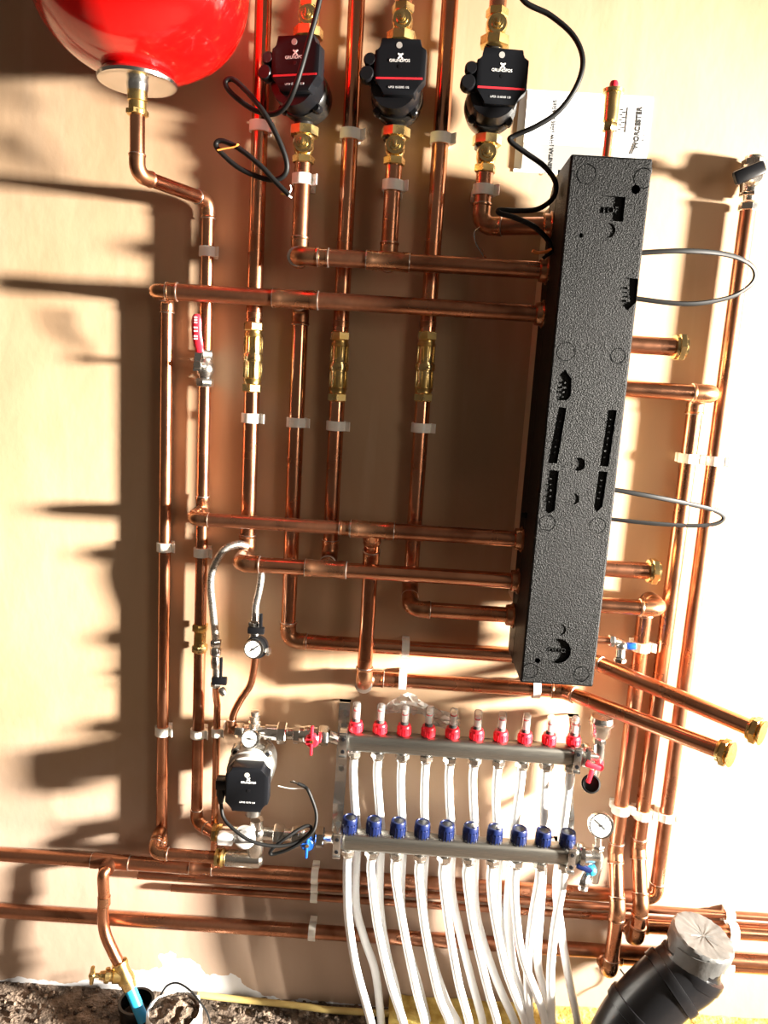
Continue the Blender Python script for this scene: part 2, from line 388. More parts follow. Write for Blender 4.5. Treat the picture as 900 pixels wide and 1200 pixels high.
pocket([(713, 480), (723, 481), (713, 547), (703, 546)]); pocket([(702, 552), (712, 553), (706, 594), (699, 600), (696, 594)])
for u, v, r in ((687, 204, 11), (754, 209, 11), (663, 412, 11), (724, 417, 9), (641, 613, 10), (700, 616, 10), (621, 786, 10), (681, 790, 10)): pocket_ring(u, v, r)
for u, v, r, dd in ((654, 763, 16, .006), (678, 544, 8, .004), (713, 270, 8, .002), (672, 585, 7, .002), (657, 738, 7, .0015), (745, 222, 5, .02), (630, 774, 3.5, .02), (681, 276, 2.5, .015)): pocket_round(u, v, r, dd)
cutter = cut.build('cutter', EPS)
md = case.modifiers.new('b', 'BOOLEAN'); md.operation = 'DIFFERENCE'; md.object = cutter; md.solver = 'EXACT'; md.use_self = True
cutter.location = -ORG[LLH.name]
bpy.context.view_layer.update()
cutter.parent = LLH; cutter.location = -ORG[LLH.name]; bpy.context.view_layer.update()
dg = bpy.context.evaluated_depsgraph_get(); me = bpy.data.meshes.new_from_object(case.evaluated_get(dg))
case.modifiers.clear(); old = case.data; case.data = me; bpy.data.meshes.remove(old); bpy.data.objects.remove(cutter)
for p in me.polygons: p.use_smooth = False
def face_text(s, u, v, size, rot=0, dep=.005):
    q = P(u, v, BD1); a = math.radians(rot)
    return text(s, size, EPS, at(q.x, BD1-dep, q.z), (math.cos(a), 0, math.sin(a)), (-math.sin(a), 0, math.cos(a)), LLH, 'moulded_lettering', .0018)
face_text('TOP', 716, 246, .016); face_text('BOTTOM', 654, 763, .0115)
for (u0, v0), (u1, v1), nn in (((660, 483), (650, 535), 7), ((646, 558), (644, 592), 5), ((716, 488), (709, 540), 7), ((706, 560), (701, 588), 4), ((662, 446), (660, 468), 4), ((738, 335), (736, 355), 4)):
    for i in range(nn):
        f = (i+.5)/nn; q = P(u0+(u1-u0)*f, v0+(v1-v0)*f, BD1)
        B().box((q.x + random.uniform(-.0015, .0015), -BD1+.0045, q.z), (random.uniform(.003, .007), .004, random.uniform(.0015, .004)), .0005).build('moulded_mark', EPS, LLH)
b = B(); b.box(((bxL+bxR)/2, -BD0/2, (bxT+bxB)/2+.03), (Wb-.001, BD0-.001, Hb-.16)); b.build('backing_board', BOARD, LLH, 'tan board behind the foam case')
b = B(); b.box(((bxL+bxR)/2, -(BD0+BD1)/2+.02, (bxT+bxB)/2), (Wb+.001, .0025, Hb+.001)); b.build('case_seam', SOIL, LLH)
for u, v in ((606, 603),):
    q = P(u, v, .13); B().box((bxL-.004, -.13, q.z), (.012, .014, .01), .001).build('strap_stub', RUBBER, LLH)
# collars where the pipes enter
PORTS_L = [(Z0, .105), (Z1, DH), (Z2, DH), (Z3, DH), (Z4, DH), (Z6, .09)]
for z, d in PORTS_L:
    b = B(); b.turn(at(bxL+.002, d, z), LT, [(0, .026), (.004, .026), (.006, .022), (.016, .021), (.018, .017), (.018, .0142)], 24); b.build('port_collar', FITTING, LLH)
# hook on the right shoulder
q = P(773, 197, .17); b = B(); b.tube([at(bxR+.008, .15, q.z) + V((.012*math.cos(a), 0, .014*math.sin(a))) for a in [2*math.pi*k/20 for k in range(20)]], .0035, 10, closed=True); b.build('hook', RUBBER, LLH)
# straps hanging loose to the right of the case
for lab, pp in (('upper black strap looped out from the right side of the foam case', [(738, 297, .15), (800, 294, .15), (850, 298, .13), (878, 309, .115), (885, 323, .105), (876, 337, .105), (850, 350, .11), (800, 356, .12), (724, 347, .12)]),
                ('lower black strap looped out from the right side of the foam case', [(702, 571, .15), (760, 581, .15), (810, 591, .13), (840, 599, .115), (848, 607, .105), (838, 614, .105), (810, 616, .11), (760, 613, .12), (694, 606, .12)])):
    pts = spline([P(*a) for a in pp]); b = B(); b.tube(pts, .0046, 8, (.7, 1)); tag(b.build('strap', RUBBER, org=pts[0]), lab, 'strap', 'loose straps on the foam case')
# brass automatic vent on top
q = P(711, 180, .15); av = T('air_vent', 'brass bottle air vent with red cap standing on the foam case', 'air vent', at(q.x, .15, bxT-.004))
zc = lambda v: P(713, v, .15).z
B().cyl(at(q.x, .15, bxT-.004), at(q.x, .15, zc(152)), .0075).build('pipe', COPPER, av)
b = B(); b.hexn(at(q.x, .15, zc(154)), UP, .0125, .014); b.turn(at(q.x, .15, zc(147)), UP, [(0, .009), (zc(143)-zc(147), .0095)]); b.build('nut', BRASS, av)
h = zc(104)-zc(143); b = B(); b.turn(at(q.x, .15, zc(143)), UP, [(0, .010), (.001, .0125), (h*.86, .0135), (h*.87, .018), (h*.97, .0185), (h, .016)], 24); b.build('body', BRASS, av)
b = B(); b.turn(at(q.x, .15, zc(104)), UP, [(0, .008), (.009, .0075), (.0125, .006), (.013, 0.002)], 16); b.build('cap', REDP, av)

# ------------------------------------------------------------------ pipes into the left side of the case
xin = bxL-.003
zcv = lambda X, v, d=DV: V((X, -d, P(proj_u, v, d).z))
def Zv(u, v, d): return P(u, v, d).z
# pump line F with short branch into the case
run('short copper pipe turning from the right hand pump into the foam case', [at(XF, DP, Zv(573, 203, DP)), at(XF, DP, Z0), at(xin, .105, Z0)], R28, COPPER_DULL)
# header H1 with its two pump drops
h1 = run('upper horizontal copper pipe running from below the left pump to the foam case', [at(XA, DP, Zv(356, 190, DP)), at(XA, DP, Z1), at(XA, DH, Z1), at(xin, DH, Z1)], R28, COPPER_DULL)
tee_part(h1, at(XD, DH, Z1), RT, BACK, R28, .08, .03); sleeve(h1, at(XA+.05, DH, Z1), RT, R28, .02)
elbow_part(h1, at(XD, DP-.002, Z1), UP, OUT, R28)
B().cyl(at(XD, DP-.002, Z1+.02), at(XD, DP-.002, Zv(462, 192, DP)), R28).build('pipe', COPPER, h1)
# header H2: comes off the left vertical H, tee for I
h2 = run('long horizontal copper pipe below the upper one, from the leftmost vertical to the foam case', [at(XH, .023, Zv(195, 990, .023)), at(XH, .023, Z2), at(XH, DH, Z2), at(xin, DH, Z2)], R22, COPPER)
for c in [c for c in h2.children if c.name.startswith('pipe')][-1:]:
    bpy.data.objects.remove(c)
B().cyl(at(XH+.03, DH, Z2), at(xin, DH, Z2), R28).build('pipe', COPPER_DULL, h2)
tee_part(h2, at(XI, DH, Z2), RT, BACK, R28, .085, .03)
sleeve(h2, at(XH+.035, DH, Z2), RT, R28, .02)
# I: down from the tee of H2 to H7, which runs under the case and turns out into the room
i7 = run('copper pipe dropping from the long horizontal, then under the case to upper brass nut', [at(XI, DH-.02, Z2), at(XI, DV, Z2), at(XI, DV, Z7), at(P(690, 779, DV).x, DV, Z7), P(884, 855, .27)], R28, COPPER)
# H3 from a tee on G to the case with tee for J
ZG3 = Z3
h3 = run('horizontal copper pipe at mid height starting at the red valve pipe', [at(XG, .04, Z3+.002), at(XG, DH, Z3), at(xin, DH, Z3)], R22, COPPER_DULL)
for c in [c for c in h3.children if c.name.startswith('pipe')][-1:]: bpy.data.objects.remove(c)
B().cyl(at(XG+.03, DH, Z3), at(XJ-.05, DH, Z3), R22*1.08).build('pipe', COPPER_DULL, h3)
B().cyl(at(XJ-.04, DH, Z3), at(xin, DH, Z3), R28).build('pipe', COPPER_DULL, h3)
tee_part(h3, at(XJ, DH, Z3), RT, (0, .55, -.83), R28, .085, .034); sleeve(h3, at(XJ-.055, DH, Z3), RT, R28*.86, .02)
# J drop, H9 and its 45 degree tail
ZJ = Zv(427, 797, .07)
run('short vertical copper drop turning right below the case to the lower brass nut', [at(XJ, .082, Z3-.03), at(XJ, .07, Z3-.07), at(XJ, .07, Z9), at(XJ, DV, Z9), at(P(660, 810, DV).x, DV, Z9), P(848, 881, .27)], R28, COPPER)
# H4 from B with tee for C
b4 = run('copper pipe below the left check valve, turning into the lower mid horizontal to the case', [at(XB, DV, Zv(296, 456, DV)), at(XB, DV, Z4), at(XB, DH, Z4), at(xin, DH, Z4)], R28, COPPER)
tee_part(b4, at(XC, DH, Z4), RT, BACK, R28, .082, .03)
run('vertical copper pipe below the middle check valve, joining the lower horizontal', [at(XC, DV, Zv(396, 468, DV)), at(XC, DV, Z4), at(XC, DH-.015, Z4)], R28, COPPER)
run('vertical copper pipe below the right check valve, bending into the lowest port of the case', [at(XE, DV, Zv(495, 468, DV)), at(XE, DV, Z6+.03), at(XE, .09, Z6), at(xin, .09, Z6)], R28, COPPER)
# upper halves of B, C, E
for X, u, vt, lab in ((XB, 299, 382, 'upper copper pipe beside the red vessel, above the left check valve'), (XC, 400, 392, 'upper copper pipe between left and middle pumps, above the middle check valve'), (XE, 500, 392, 'upper copper pipe between middle and right pumps, above the right check valve')):
    th = T('copper_pipe', lab, 'pipe', at(X, DV, Zv(u, vt, DV)))
    B().cyl(at(X, DV, Zv(u, vt, DV)), at(X, DV, ZT), R28).build('pipe', COPPER, th)
    sleeve(th, at(X, DV, Zv(u, vt-12, DV)), UP, R28*.95, .012, 'solder_joint', ring=False)
# brass check valves
def check_valve(loc, label):
    th = T('check_valve', label, 'check valve', loc, 'brass check valves')
    L = .138
    b = B(); b.hexn(loc-UP*L/2, UP, .0205, .017); b.turn(loc-UP*(L/2-.017), UP, [(0, .0165), (.006, .0165)]); b.build('union_nut', BRASS, th)
    b = B(); b.hexn(loc+UP*(L/2-.017), UP, .0205, .017); b.turn(loc+UP*(L/2-.023), UP, [(0, .0165), (.006, .0165)]); b.build('union_nut', BRASS, th)
    b = B(); b.turn(loc-UP*(L/2-.021), UP, [(0, .0178), (.006, .019), (.007, .0172), (.040, .0172), (.041, .0198), (.0475, .0205), (.054, .0198), (.055, .0172), (.088, .0172), (.089, .019), (.095, .0178), (.096, .016)], 28)
    for k in range(8):
        a = 2*math.pi*(k+.5)/8
        for z in (-.0245, .0245): b.box(loc+V((.0172*math.cos(a), .0172*math.sin(a), z)), (.0038, .0038, .031), .0006, Matrix.Rotation(a, 3, 'Z'))
    b.build('ribbed_body', BRASS, th)
    b = B(); b.turn(loc+V((.004, -.019, 0)), OUT, [(0, .005), (.004, .005), (.005, .003)], 6); b.build('test_plug', BRASS, th); return th
cv = check_valve(at(XB, DV, Zv(298, 419, DV)), 'brass check valve nearest the red lever valve')
dup(cv, at(XC, DV, Zv(398, 430, DV)), 'brass check valve on the middle of three upper pipes')
dup(cv, at(XE, DV, Zv(498, 430, DV)), 'brass check valve nearest the black foam case')
# ------------------------------------------------------------------ G: vessel line
ZG = Zv(240, 222, .12)
Zg = lambda v: Zv(237, v, .028)
pv = P(161, 135, .2)
run('copper pipe bending from the red vessel to the wall, down to the red handle', [at(pv.x, .2, P(160, 132, .2).z), at(pv.x, .2, ZG), at(XG, .028, ZG), at(XG, .028, Zg(412))], R22, COPPER)
gm = run('copper pipe below the red lever valve down to the brass coupling', [at(XG, .028, Zg(450)), at(XG, .028, Zg(734))], R22, COPPER)
tee_part(gm, at(XG, .028, Z3+.002), UP, OUT, R22, .06, .03)
run('copper pipe below the brass coupling, turning right at the mixing valve', [at(XG, .028, Zg(762)), at(XG, .028, Zg(962)-.004), at(P(250, 968, .07).x, .06, Zg(962)-.006)], R22, COPPER_DULL)
cp = T('compression_coupling', 'brass compression coupling on the pipe below the red lever valve', 'coupling', at(XG, .028, Zg(762)))
b = B(); z0, z1 = Zg(764), Zg(731); b.turn(at(XG, .028, z0), UP, [(0, .013), (z1-z0, .013)], 20); b.build('body', BRASS, cp)
for z in (z0, z1-.016):
    B().hexn(at(XG, .028, z), UP, .0172, .016).build('nut', BRASS, cp)
# red lever valve
rv = T('lever_valve', 'chrome lever valve with long red handle on the vessel pipe', 'valve', at(XG, .028, Zg(452)))
b = B(); z0, z1 = Zg(453), Zg(410); L = z1-z0
b.turn(at(XG, .028, z0+L*.2), UP, [(0, .013), (L*.08, .0135), (L*.2, .0185), (L*.3, .0195), (L*.42, .0175), (L*.5, .0135), (L*.6, .0135)], 24); b.build('body', CHROME, rv)
for z in (z0, z1-.017): B().hexn(at(XG, .028, z), UP, .0175, .017).build('nut', CHROME, rv)
zs = Zg(428); xs = XG-.004
b = B(); b.cyl(at(XG, .04, zs), at(XG, .086, zs), .006); b.hexn(at(XG, .085, zs), OUT, .0085, .005); b.build('stem', CHROME, rv)
hx = P(233, 415, .09).x; b = B(); b.prism([(XG-.009, zs-.012), (XG+.006, zs-.012), (XG+.006, zs+.006), (hx+.006, Zv(232, 411, .09)), (hx-.008, Zv(232, 411, .09))], (0, -.084, 0), RT, UP, OUT*.003); b.build('lever_plate', ZINC, rv)
b = B(); pts = [at(P(u, v, .1).x, dd, P(u, v, .1).z) for u, v, dd in ((232, 412, .088), (231, 400, .094), (230, 390, .097), (230, 378, .098), (230, 368, .098))]
b.tube(spline(pts, 5), [.0085]*3+[.0095]*14+[.0092, .0086, .0075, .005], 14, (.55, 1)); hd = b.build('handle', REDP, rv)
b = B()
for k, v in enumerate((372, 375, 378, 384, 388, 394, 397)): q = P(230, v, .1); b.box((q.x, -.1038, q.z), (.005 if k < 3 else .007, .001, .0026))
b.build('handle_print', PRINT, hd)
# ------------------------------------------------------------------ red expansion vessel
ve = P(164, 97, .2); VR = .188; vx = P(164, 0, .2).x
RV = T('expansion_vessel', 'glossy red expansion vessel hanging at top left of the wall', 'expansion vessel', at(vx, .2, ve.z))
zb = P(165, 92, .2).z; vr = (P(288.5, 15, .2).x-P(41, 0, .2).x)/2; vcx = (P(288.5, 15, .2).x+P(41, 0, .2).x)/2
b = B(); prof = []
for k in range(0, 17):
    a = math.pi/2*k/16; prof.append((vr*.80*(1-math.cos(a)), vr*math.sin(a)**.9))
prof[0] = (0, .04)
prof += [(vr*.8+.10, vr)]
for k in range(1, 17):
    a = math.pi/2*k/16; prof.append((vr*.8+.10+vr*.8*math.sin(a), vr*max(.02, math.cos(a))))
b.turn(at(vcx, .2, zb), UP, prof, 64); b.build('tank', RED, RV)
b = B(); b.turn(at(pv.x, .2, zb-.001), UP, [(0, .055), (.006, .058), (.012, .05), (.02, .03)], 40); b.build('neck', RED, RV)
fz = P(162, 97, .2).z
b = B(); b.turn(at(pv.x, .2, fz-.003), UP, [(0, .028), (.001, .048), (-.001, .055), (.001, .064), (.006, .0655), (.010, .062), (.011, .02)], 48); b.build('flange', ZINC, RV)
b = B(); b.turn(at(pv.x, .2, fz-.014), UP, [(0, .017), (.012, .018), (.014, .026)], 28); b.build('spigot', ZINC, RV)
b = B(); zz = P(160, 136, .2).z; b.turn(at(pv.x, .2, zz), UP, [(0, .0125), (.001, .017), (.007, .0175), (.008, .0145), (.022, .0145), (.023, .0165), (fz-.014-zz, .0165)], 28); b.hexn(at(pv.x, .2, zz+.001), UP, .019, .009); b.build('brass_fitting', BRASS, RV)
# ------------------------------------------------------------------ pumps
def pump_valve(loc, label, up):
    """brass isolating valve: union nut towards the pump, round front with a spindle, nut towards the pipe"""
    s = UP*(1 if up else -1); th = T('isolating_valve', label, 'valve', loc, 'brass pump isolating valves')
    b = B(); b.turn(loc-s*.034, s, [(0, .0225), (.002, .0275), (.017, .0275), (.019, .0235)], 8, .2); b.turn(loc-s*.034, s, [(.017, .021), (.024, .018)]); b.build('union_nut', BRASS, th)
    b = B(); b.turn(loc-s*.014, s, [(0, .0165), (.010, .0185), (.022, .0185), (.032, .0155)], 24); b.turn(loc+OUT*.006, OUT, [(0, .0185), (.012, .0185), (.016, .0165), (.0165, .011), (.020, .010), (.0205, .006)], 24); b.build('body', BRASS, th)
    b = B(); b.box(loc+OUT*.030, (.006, .010, .011), .001); b.turn(loc+OUT*.026, OUT, [(0, .0065), (.005, .0062)], 16); b.build('spindle', BRASS, th)
    b = B(); b.hexn(loc+s*.017, s, .0205, .015, .3); b.build('pipe_nut', BRASS, th); return th
def pump(loc, label):
    th = T('circulation_pump', label, 'pump', loc, 'black circulation pumps')     # loc = middle of the front face, DP pipe axis behind it
    dpt = -loc.y
    X, Z = loc.x-.010, loc.z-.028
    b = B(); yc = -DP
    b.turn(V((X, yc+.03, Z)), OUT, [(0, .030), (.004, .043), (.032, .048), (.050, .047), (.056, .043)], 32)
    b.cyl(V((X-.002, yc, Z-.064)), V((X-.002, yc, Z+.10)), .0175)
    b.turn(V((X-.002, yc, Z-.071)), UP, [(0, .021), (.008, .021), (.012, .018)]); b.build('volute', CAST, th)
    b = B(); b.turn(V((X, yc-.018, Z+.006)), OUT, [(0, .046), (.018, .046), (.030, .045), (.045, .042)], 32)
    for k in range(4):
        a = math.pi/4+math.pi/2*k; b.turn(V((X+.047*math.cos(a), yc-.016, Z+.004+.047*math.sin(a))), OUT, [(0, .008), (.014, .008), (.016, .006)], 12)
    b.build('motor', BLACKP, th)
    h, w2 = .0460, .0450; c, q = .010, .022
    ol = [(-w2+c, h), (w2-c*1.1, h-.002), (w2-c, h-.016), (w2, h-.018), (w2, -h+.024), (w2-.014, -h+.013), (w2-.017, -h), (-w2+.017, -h), (-w2+.014, -h+.013), (-w2, -h+.024), (-w2, h-.020), (-w2+c, h-.017)]
    b = B(); b.prism(ol, loc+BACK*.026, RT, UP, OUT*.026, bev=.002); b.build('control_box', PUMPF, th)
    b = B(); b.turn(loc+V((-w2-.009, .018, .012)), OUT, [(0, .011), (.014, .0115), (.018, .009)], 18); b.turn(loc+V((-w2-.013, .018, -.012)), OUT, [(0, .0135), (.016, .0135), (.020, .011)], 18); b.box(loc+V((-w2-.004, .022, 0)), (.014, .02, .05), .002); b.build('cable_plug', BLACKP, th)
    b = B(); b.box(loc+V((0, -.0003, -.0195)), (2*w2-.008, .0014, .0032)); b.build('red_stripe', REDLINE, th)
    b = B(); b.turn(loc+V((-.003, .0005, .034)), OUT, [(0, .0052), (.001, .0052)], 20); b.build('button', GREYP, th)
    text('GRUNDFOS', .0068, PRINT, loc+V((-.001, -.0006, .009)), RT, UP, th)
    b = B()
    for s in (-1, 1): b.box(loc+V((0, -.0003, .0165)), (.012, .001, .0022), 0, Matrix.Rotation(s*.8, 3, 'Y'))
    b.box(loc+V((0, -.0003, .0195)), (.009, .001, .0016)); b.build('logo', PRINT, th)
    b = B(); b.turn(loc+V((0, .0006, 0)), OUT, [(0, .0032), (.0012, .0032)], 16); b.build('screw', BLACKP, th)
    text('UPS3 15-50/65 130', .0046, GREYINK, loc+V((0, -.0006, -.034)), RT, UP, th); return th
pl = {'left': ((352, 74), (XA, 356), (163, 12), 'leftmost black pump, beside the red vessel with a cable hanging across it'),
      'mid': ((470, 78), (XD, 464), (165, 17), 'middle black pump in the row of three, no cable in front'),
      'right': ((584, 89), (XF, 573), (174, 22), 'rightmost black pump, nearest the white leaflet')}
first = None; fv = {}
for k, ((u, v), (X, uv), (vb, vt), lab) in pl.items():
    z = P(u, v, .14).z; loc = at(X+.010, .14, z)
    pm = pump(loc, lab) if first is None else dup(first, loc, lab)
    first = first or pm; a = math.radians({'left': -15, 'mid': -6, 'right': 0}[k]); pv_ = at(X, DP, z)
    pm.rotation_euler.z = a; pm.location = pv_ + Matrix.Rotation(a, 3, 'Z') @ (loc-pv_)
    nm = {'left': 'leftmost', 'mid': 'middle', 'right': 'rightmost'}[k]
    for s, du, vv in ((False, 0, vb), (True, 8, vt)):
        l2 = 'brass isolating valve %s the %s black pump' % ('above' if s else 'below', nm); pz = at(X, DP, Zv(uv+du, vv+8, DP) if not s else Zv(uv+du, vv+11, DP))
        if s not in fv: fv[s] = pump_valve(pz, l2, s)
        else: dup(fv[s], pz, l2)
    th = T('copper_pipe', 'copper pipe leaving the top of the %s pump valve' % nm, 'pipe', at(X, DP, Zv(uv+8, vt-8, DP)))
    B().cyl(at(X, DP, Zv(uv+8, vt-8, DP)), at(X, DP, ZT), R28).build('pipe', COPPER, th)
# ------------------------------------------------------------------ right hand stubs and verticals
def capnut(th, p, axis, r=R28, name='nut', vis=False):
    a = V(axis).normalized(); b = B(); b.turn(p-a*.004, a, [(0, r*1.05), (.001, r*1.35), (.006, r*1.4)], 20); b.hexn(p+a*.002, a, r*1.62, .013)
    b.turn(p+a*.015, a, [(0, r*1.2), (.004, r*1.2), (.005, r*1.02)], 20)
    for s in (-1, 1):
        if vis: b.turn(p+a*.018, a, [(0, r*.9), (.001, r*1.45), (.003, r*1.5), (.004, r*.9)], 20)
    b.build(name, BRASS, th)
xo = bxR-.003
for u0, v0, u1, v1, lab in ((745, 404, 793, 406, 'upper capped copper stub with brass nut, right of the case'), (712, 666, 762, 668, 'lower capped copper stub with brass nut, right of the case')):
    z = Zv(u0, v0, DH); x1 = P(u1, v1, DH).x
    th = T('pipe_stub', lab, 'pipe', at(xo, DH, z), 'capped stubs on the right of the case'); B().cyl(at(xo, DH, z), at(x1+.012, DH, z), R28*1.05).build('pipe', COPPER_DULL, th); capnut(th, at(x1-.002, DH, z), RT, R28*1.05)
ZR2 = Zv(790, 459, DH); ZR4 = Zv(735, 711, DH)
ZKr, ZLr = Zv(880, 1093, .03), Zv(880, 1132, .03)
XEND = 1.8
zj = lambda u, v: Zv(u, v, .05)
run('copper pipe turning down from the upper right port of the case to the skirting pipes', [at(xo, DH, ZR2), at(XK, DH, ZR2), at(XK, DV, ZR2), at(XK, DV, zj(748, 1000)), at(XK, .085, zj(747, 1048)), at(XK, .085, ZKr), at(XK, .03, ZKr), at(XEND, .03, ZKr)], R28, COPPER)
run('copper pipe turning down from the lower right port of the case, nearest the manifold gauges', [at(xo, DH, ZR4), at(XL, DH, ZR4), at(XL, DV, ZR4), at(XL, DV, zj(720, 1005)), at(XL, .085, zj(723, 1053)), at(XL, .085, ZLr), at(XL, .03, ZLr), at(XEND, .03, ZLr)], R28, COPPER)
# N1 with M rising at its right end
n1 = run('copper pipe along the foot of the wall rising at right to the black handled valve', [at(-1.8, .03, ZN1), at(XM, .03, ZN1), at(XM, .028, Zv(880, 238, .028))], R28*.94, COPPER_DULL)
for c in list(n1.children):
    if c.name.startswith('pipe') and c.data.vertices[0].co.x > .5: pass
XT = P(130, 1012, .03).x
tee_part(n1, at(XT, .03, ZN1), RT, OUT, R28*.94, .085, .03, COPPER_DULL); sleeve(n1, at(P(236, 1018, .03).x, .03, ZN1), RT, R28*.94, .05, m=COPPER_DULL)
for z, u, v, lab in ((ZN2, 162, 1027, 'upper thin copper pipe with open end, below the wide skirting pipe'), (ZN3, 201, 1042, 'lower thin copper pipe with open end, below the wide skirting pipe')):
    x0 = P(u, v, .02).x; th = T('copper_pipe', lab, 'pipe', at(x0, .02, z), 'thin open ended pipes'); 
    n = 20; rs = []
    for t_, r in ((.03, R15*.85), (0, R15*.85), (0, R15), (XEND-x0, R15)): rs.append([at(x0+t_, .02, z)+V((0, r*math.cos(2*math.pi*k/n), r*math.sin(2*math.pi*k/n))) for k in range(n)])
    b = B(); b.rings(rs); b.build('pipe', COPPER_DULL, th)
run('widest low copper pipe nearest the floor, crossing behind the bent tap pipe', [at(-1.8, .03, ZN4), at(XEND, .03, ZN4)], R28, COPPER_DULL)
# black handled valve top right
zv = lambda v: Zv(884, v, .028)
bv = T('lever_valve', 'nickel valve with stubby black handle at the top right corner', 'valve', at(XM, .028, zv(246)))
b = B(); b.turn(at(XM, .028, zv(236)), UP, [(0, .012), (.01, .013), (.014, .019), (.03, .021), (.044, .0235), (.062, .022), (.07, .018), (.08, .018)], 24); b.turn(at(XM-.004, .03, zv(212)), OUT, [(0, .017), (.022, .015), (.03, .010)], 20); b.build('body', CHROME, bv)
for z, r in ((zv(248), .0185), (zv(231), .0195), (zv(196), .023)): B().hexn(at(XM, .028, z), UP, r, .014).build('nut', CHROME, bv)
b = B(); p0, p1 = P(862, 209, .07), P(894, 196, .07); a = (p1-p0); L = a.length; ang = math.atan2(a.z, a.x)
b.box((p0+p1)/2, (L+.008, .014, .026), .006, Matrix.Rotation(-ang, 3, 'Y')); b.build('handle', BLACKP, bv)
B().cyl(at(XM-.004, .05, zv(212)), at(XM-.010, .072, zv(206)), .006).build('stem', CHROME, bv)
# small drain valve on the right of the case
z = Zv(705, 750, .1); x1 = P(715, 750, .1).x; dv = T('drain_valve', 'small chrome drain valve with blue knob, right of the case foot', 'valve', at(xo, .1, z))
B().cyl(at(xo, .1, z), at(x1, .1, z), .0075).build('pipe', COPPER_DULL, dv)
b = B(); b.hexn(at(x1-.002, .1, z), RT, .0125, .010); b.cyl(at(x1+.008, .1, z), at(x1+.03, .1, z-.006), .008); b.build('nut', CHROME, dv)
q = P(728, 757, .1); b = B(); b.ball(at(q.x, .1, q.z), .0125); b.cyl(at(q.x, .1, q.z), at(q.x-.002, .108, q.z-.022), .009); b.hexn(at(q.x-.002, .109, q.z-.022), DN, .0125, .009); b.build('body', CHROME, dv)
b = B(); b.turn(at(q.x+.010, .1, q.z+.001), RT, [(0, .005), (.004, .0075), (.018, .007), (.02, .005)], 12); b.build('knob', BLUE, dv)
# brass cap ends on the two tails that come out into the room
for pa, pb, root in ((at(P(690, 779, DV).x, DV, Z7), P(884, 855, .27), i7),):
    capnut(root, pb-(pb-pa).normalized()*.006, pb-pa, R28, 'end_nut', True)
j9 = [o for o in COL.objects if o.get('label', '').startswith('short vertical copper drop')][0]
pa, pb = at(P(660, 810, DV).x, DV, Z9), P(848, 881, .27); capnut(j9, pb-(pb-pa).normalized()*.006, pb-pa, R28, 'end_nut', True)
# ------------------------------------------------------------------ clips
def C(u, v, X, r, d, lab): clip(V((X, 0, Zv(u, v, d))), r, d, 'z', lab)
C(306, 149, XB, R28, DV, 'white clip on the pipe beside the red vessel')
C(357, 211, XA, R28, DP, 'white clip below the leftmost pump valve')
C(411, 158, XC, R28, DV, 'white clip between the left and middle pump valves')
C(461, 218, XD, R28, DP, 'white clip below the middle pump valve')
C(517, 163, XE, R28, DV, 'white clip between the middle and right pump valves')
C(565, 223, XF, R28, DP, 'white clip below the rightmost pump valve')
C(242, 295, XG, R22, .028, 'white clip above the red lever valve')
C(297, 490, XB, R28, DV, 'white clip under the left check valve')
C(348, 495, XI, R28, DV, 'white clip on the plain pipe between left and middle check valves')
C(396, 499, XC, R28, DV, 'white clip under the middle check valve')
C(491, 501, XE, R28, DV, 'white clip under the right check valve')
C(196, 641, XH, R22, .023, 'upper white clip on the leftmost vertical pipe')
C(236, 647, XG, R22, .028, 'white clip above the brass coupling')
C(193, 856, XH, R22, .023, 'lower white clip on the leftmost vertical pipe')
C(235, 859, XG, R22, .028, 'white clip below the brass coupling')
C(805, 537, XK, R28, DV, 'white clip right of the case on the inner vertical pipe')
C(838, 540, XM, R28*.94, .028, 'white clip right of the case on the outermost vertical pipe')
C(749, 757, XL, R28, DV, 'white clip beside the small blue knobbed drain valve')
C(722, 947, XL, R28, DV, 'white clip on the vertical nearest the lower manifold gauge')
C(747, 953, XK, R28, DV, 'white clip on the middle of three verticals near the floor')
C(770, 955, XM, R28*.94, .028, 'white clip on the outermost vertical near the floor')
def CH(u, z, r, d, lab, wd=.019): clip(V((P(u, 1000, d).x if z < .6 else 0, 0, z)), r, d, 'x', lab, wd, False)
for u, v, z, lab in ((475, 762, Z7, 'white clip on the pipe running under the case'), (472, 793, Z9, 'white clip beside the elbow of the short drop'), (628, 808, Z9, 'white clip peeking out under the black case')):
    clip(V((P(u, v, DV).x, 0, z)), R28, DV, 'x', lab, .016, False)
for u, nm in ((368, 'left of the white pipes'), (858, 'at the right edge')):
    for z, r, d, l2 in ((ZN1, R28*.94, .03, 'wide upper skirting pipe'), (ZN2, R15, .02, 'upper thin pipe'), (ZN3, R15, .02, 'lower thin pipe'), (ZN4, R28, .03, 'widest low pipe')):
        if u == 858 and z == ZN1: continue
        clip(V((P(u, 1050, d).x, 0, z)), r, d, 'x', 'white clip %s on the %s' % (nm, l2), .016 if u < 500 else .02, False)
for z, l2 in ((ZKr, 'pipe above the widest'), (ZLr, 'lowest pipe')):
    clip(V((P(858, 1090, .03).x, 0, z)), R28, .03, 'x', 'white clip at the right edge on the %s' % l2, .02, False)
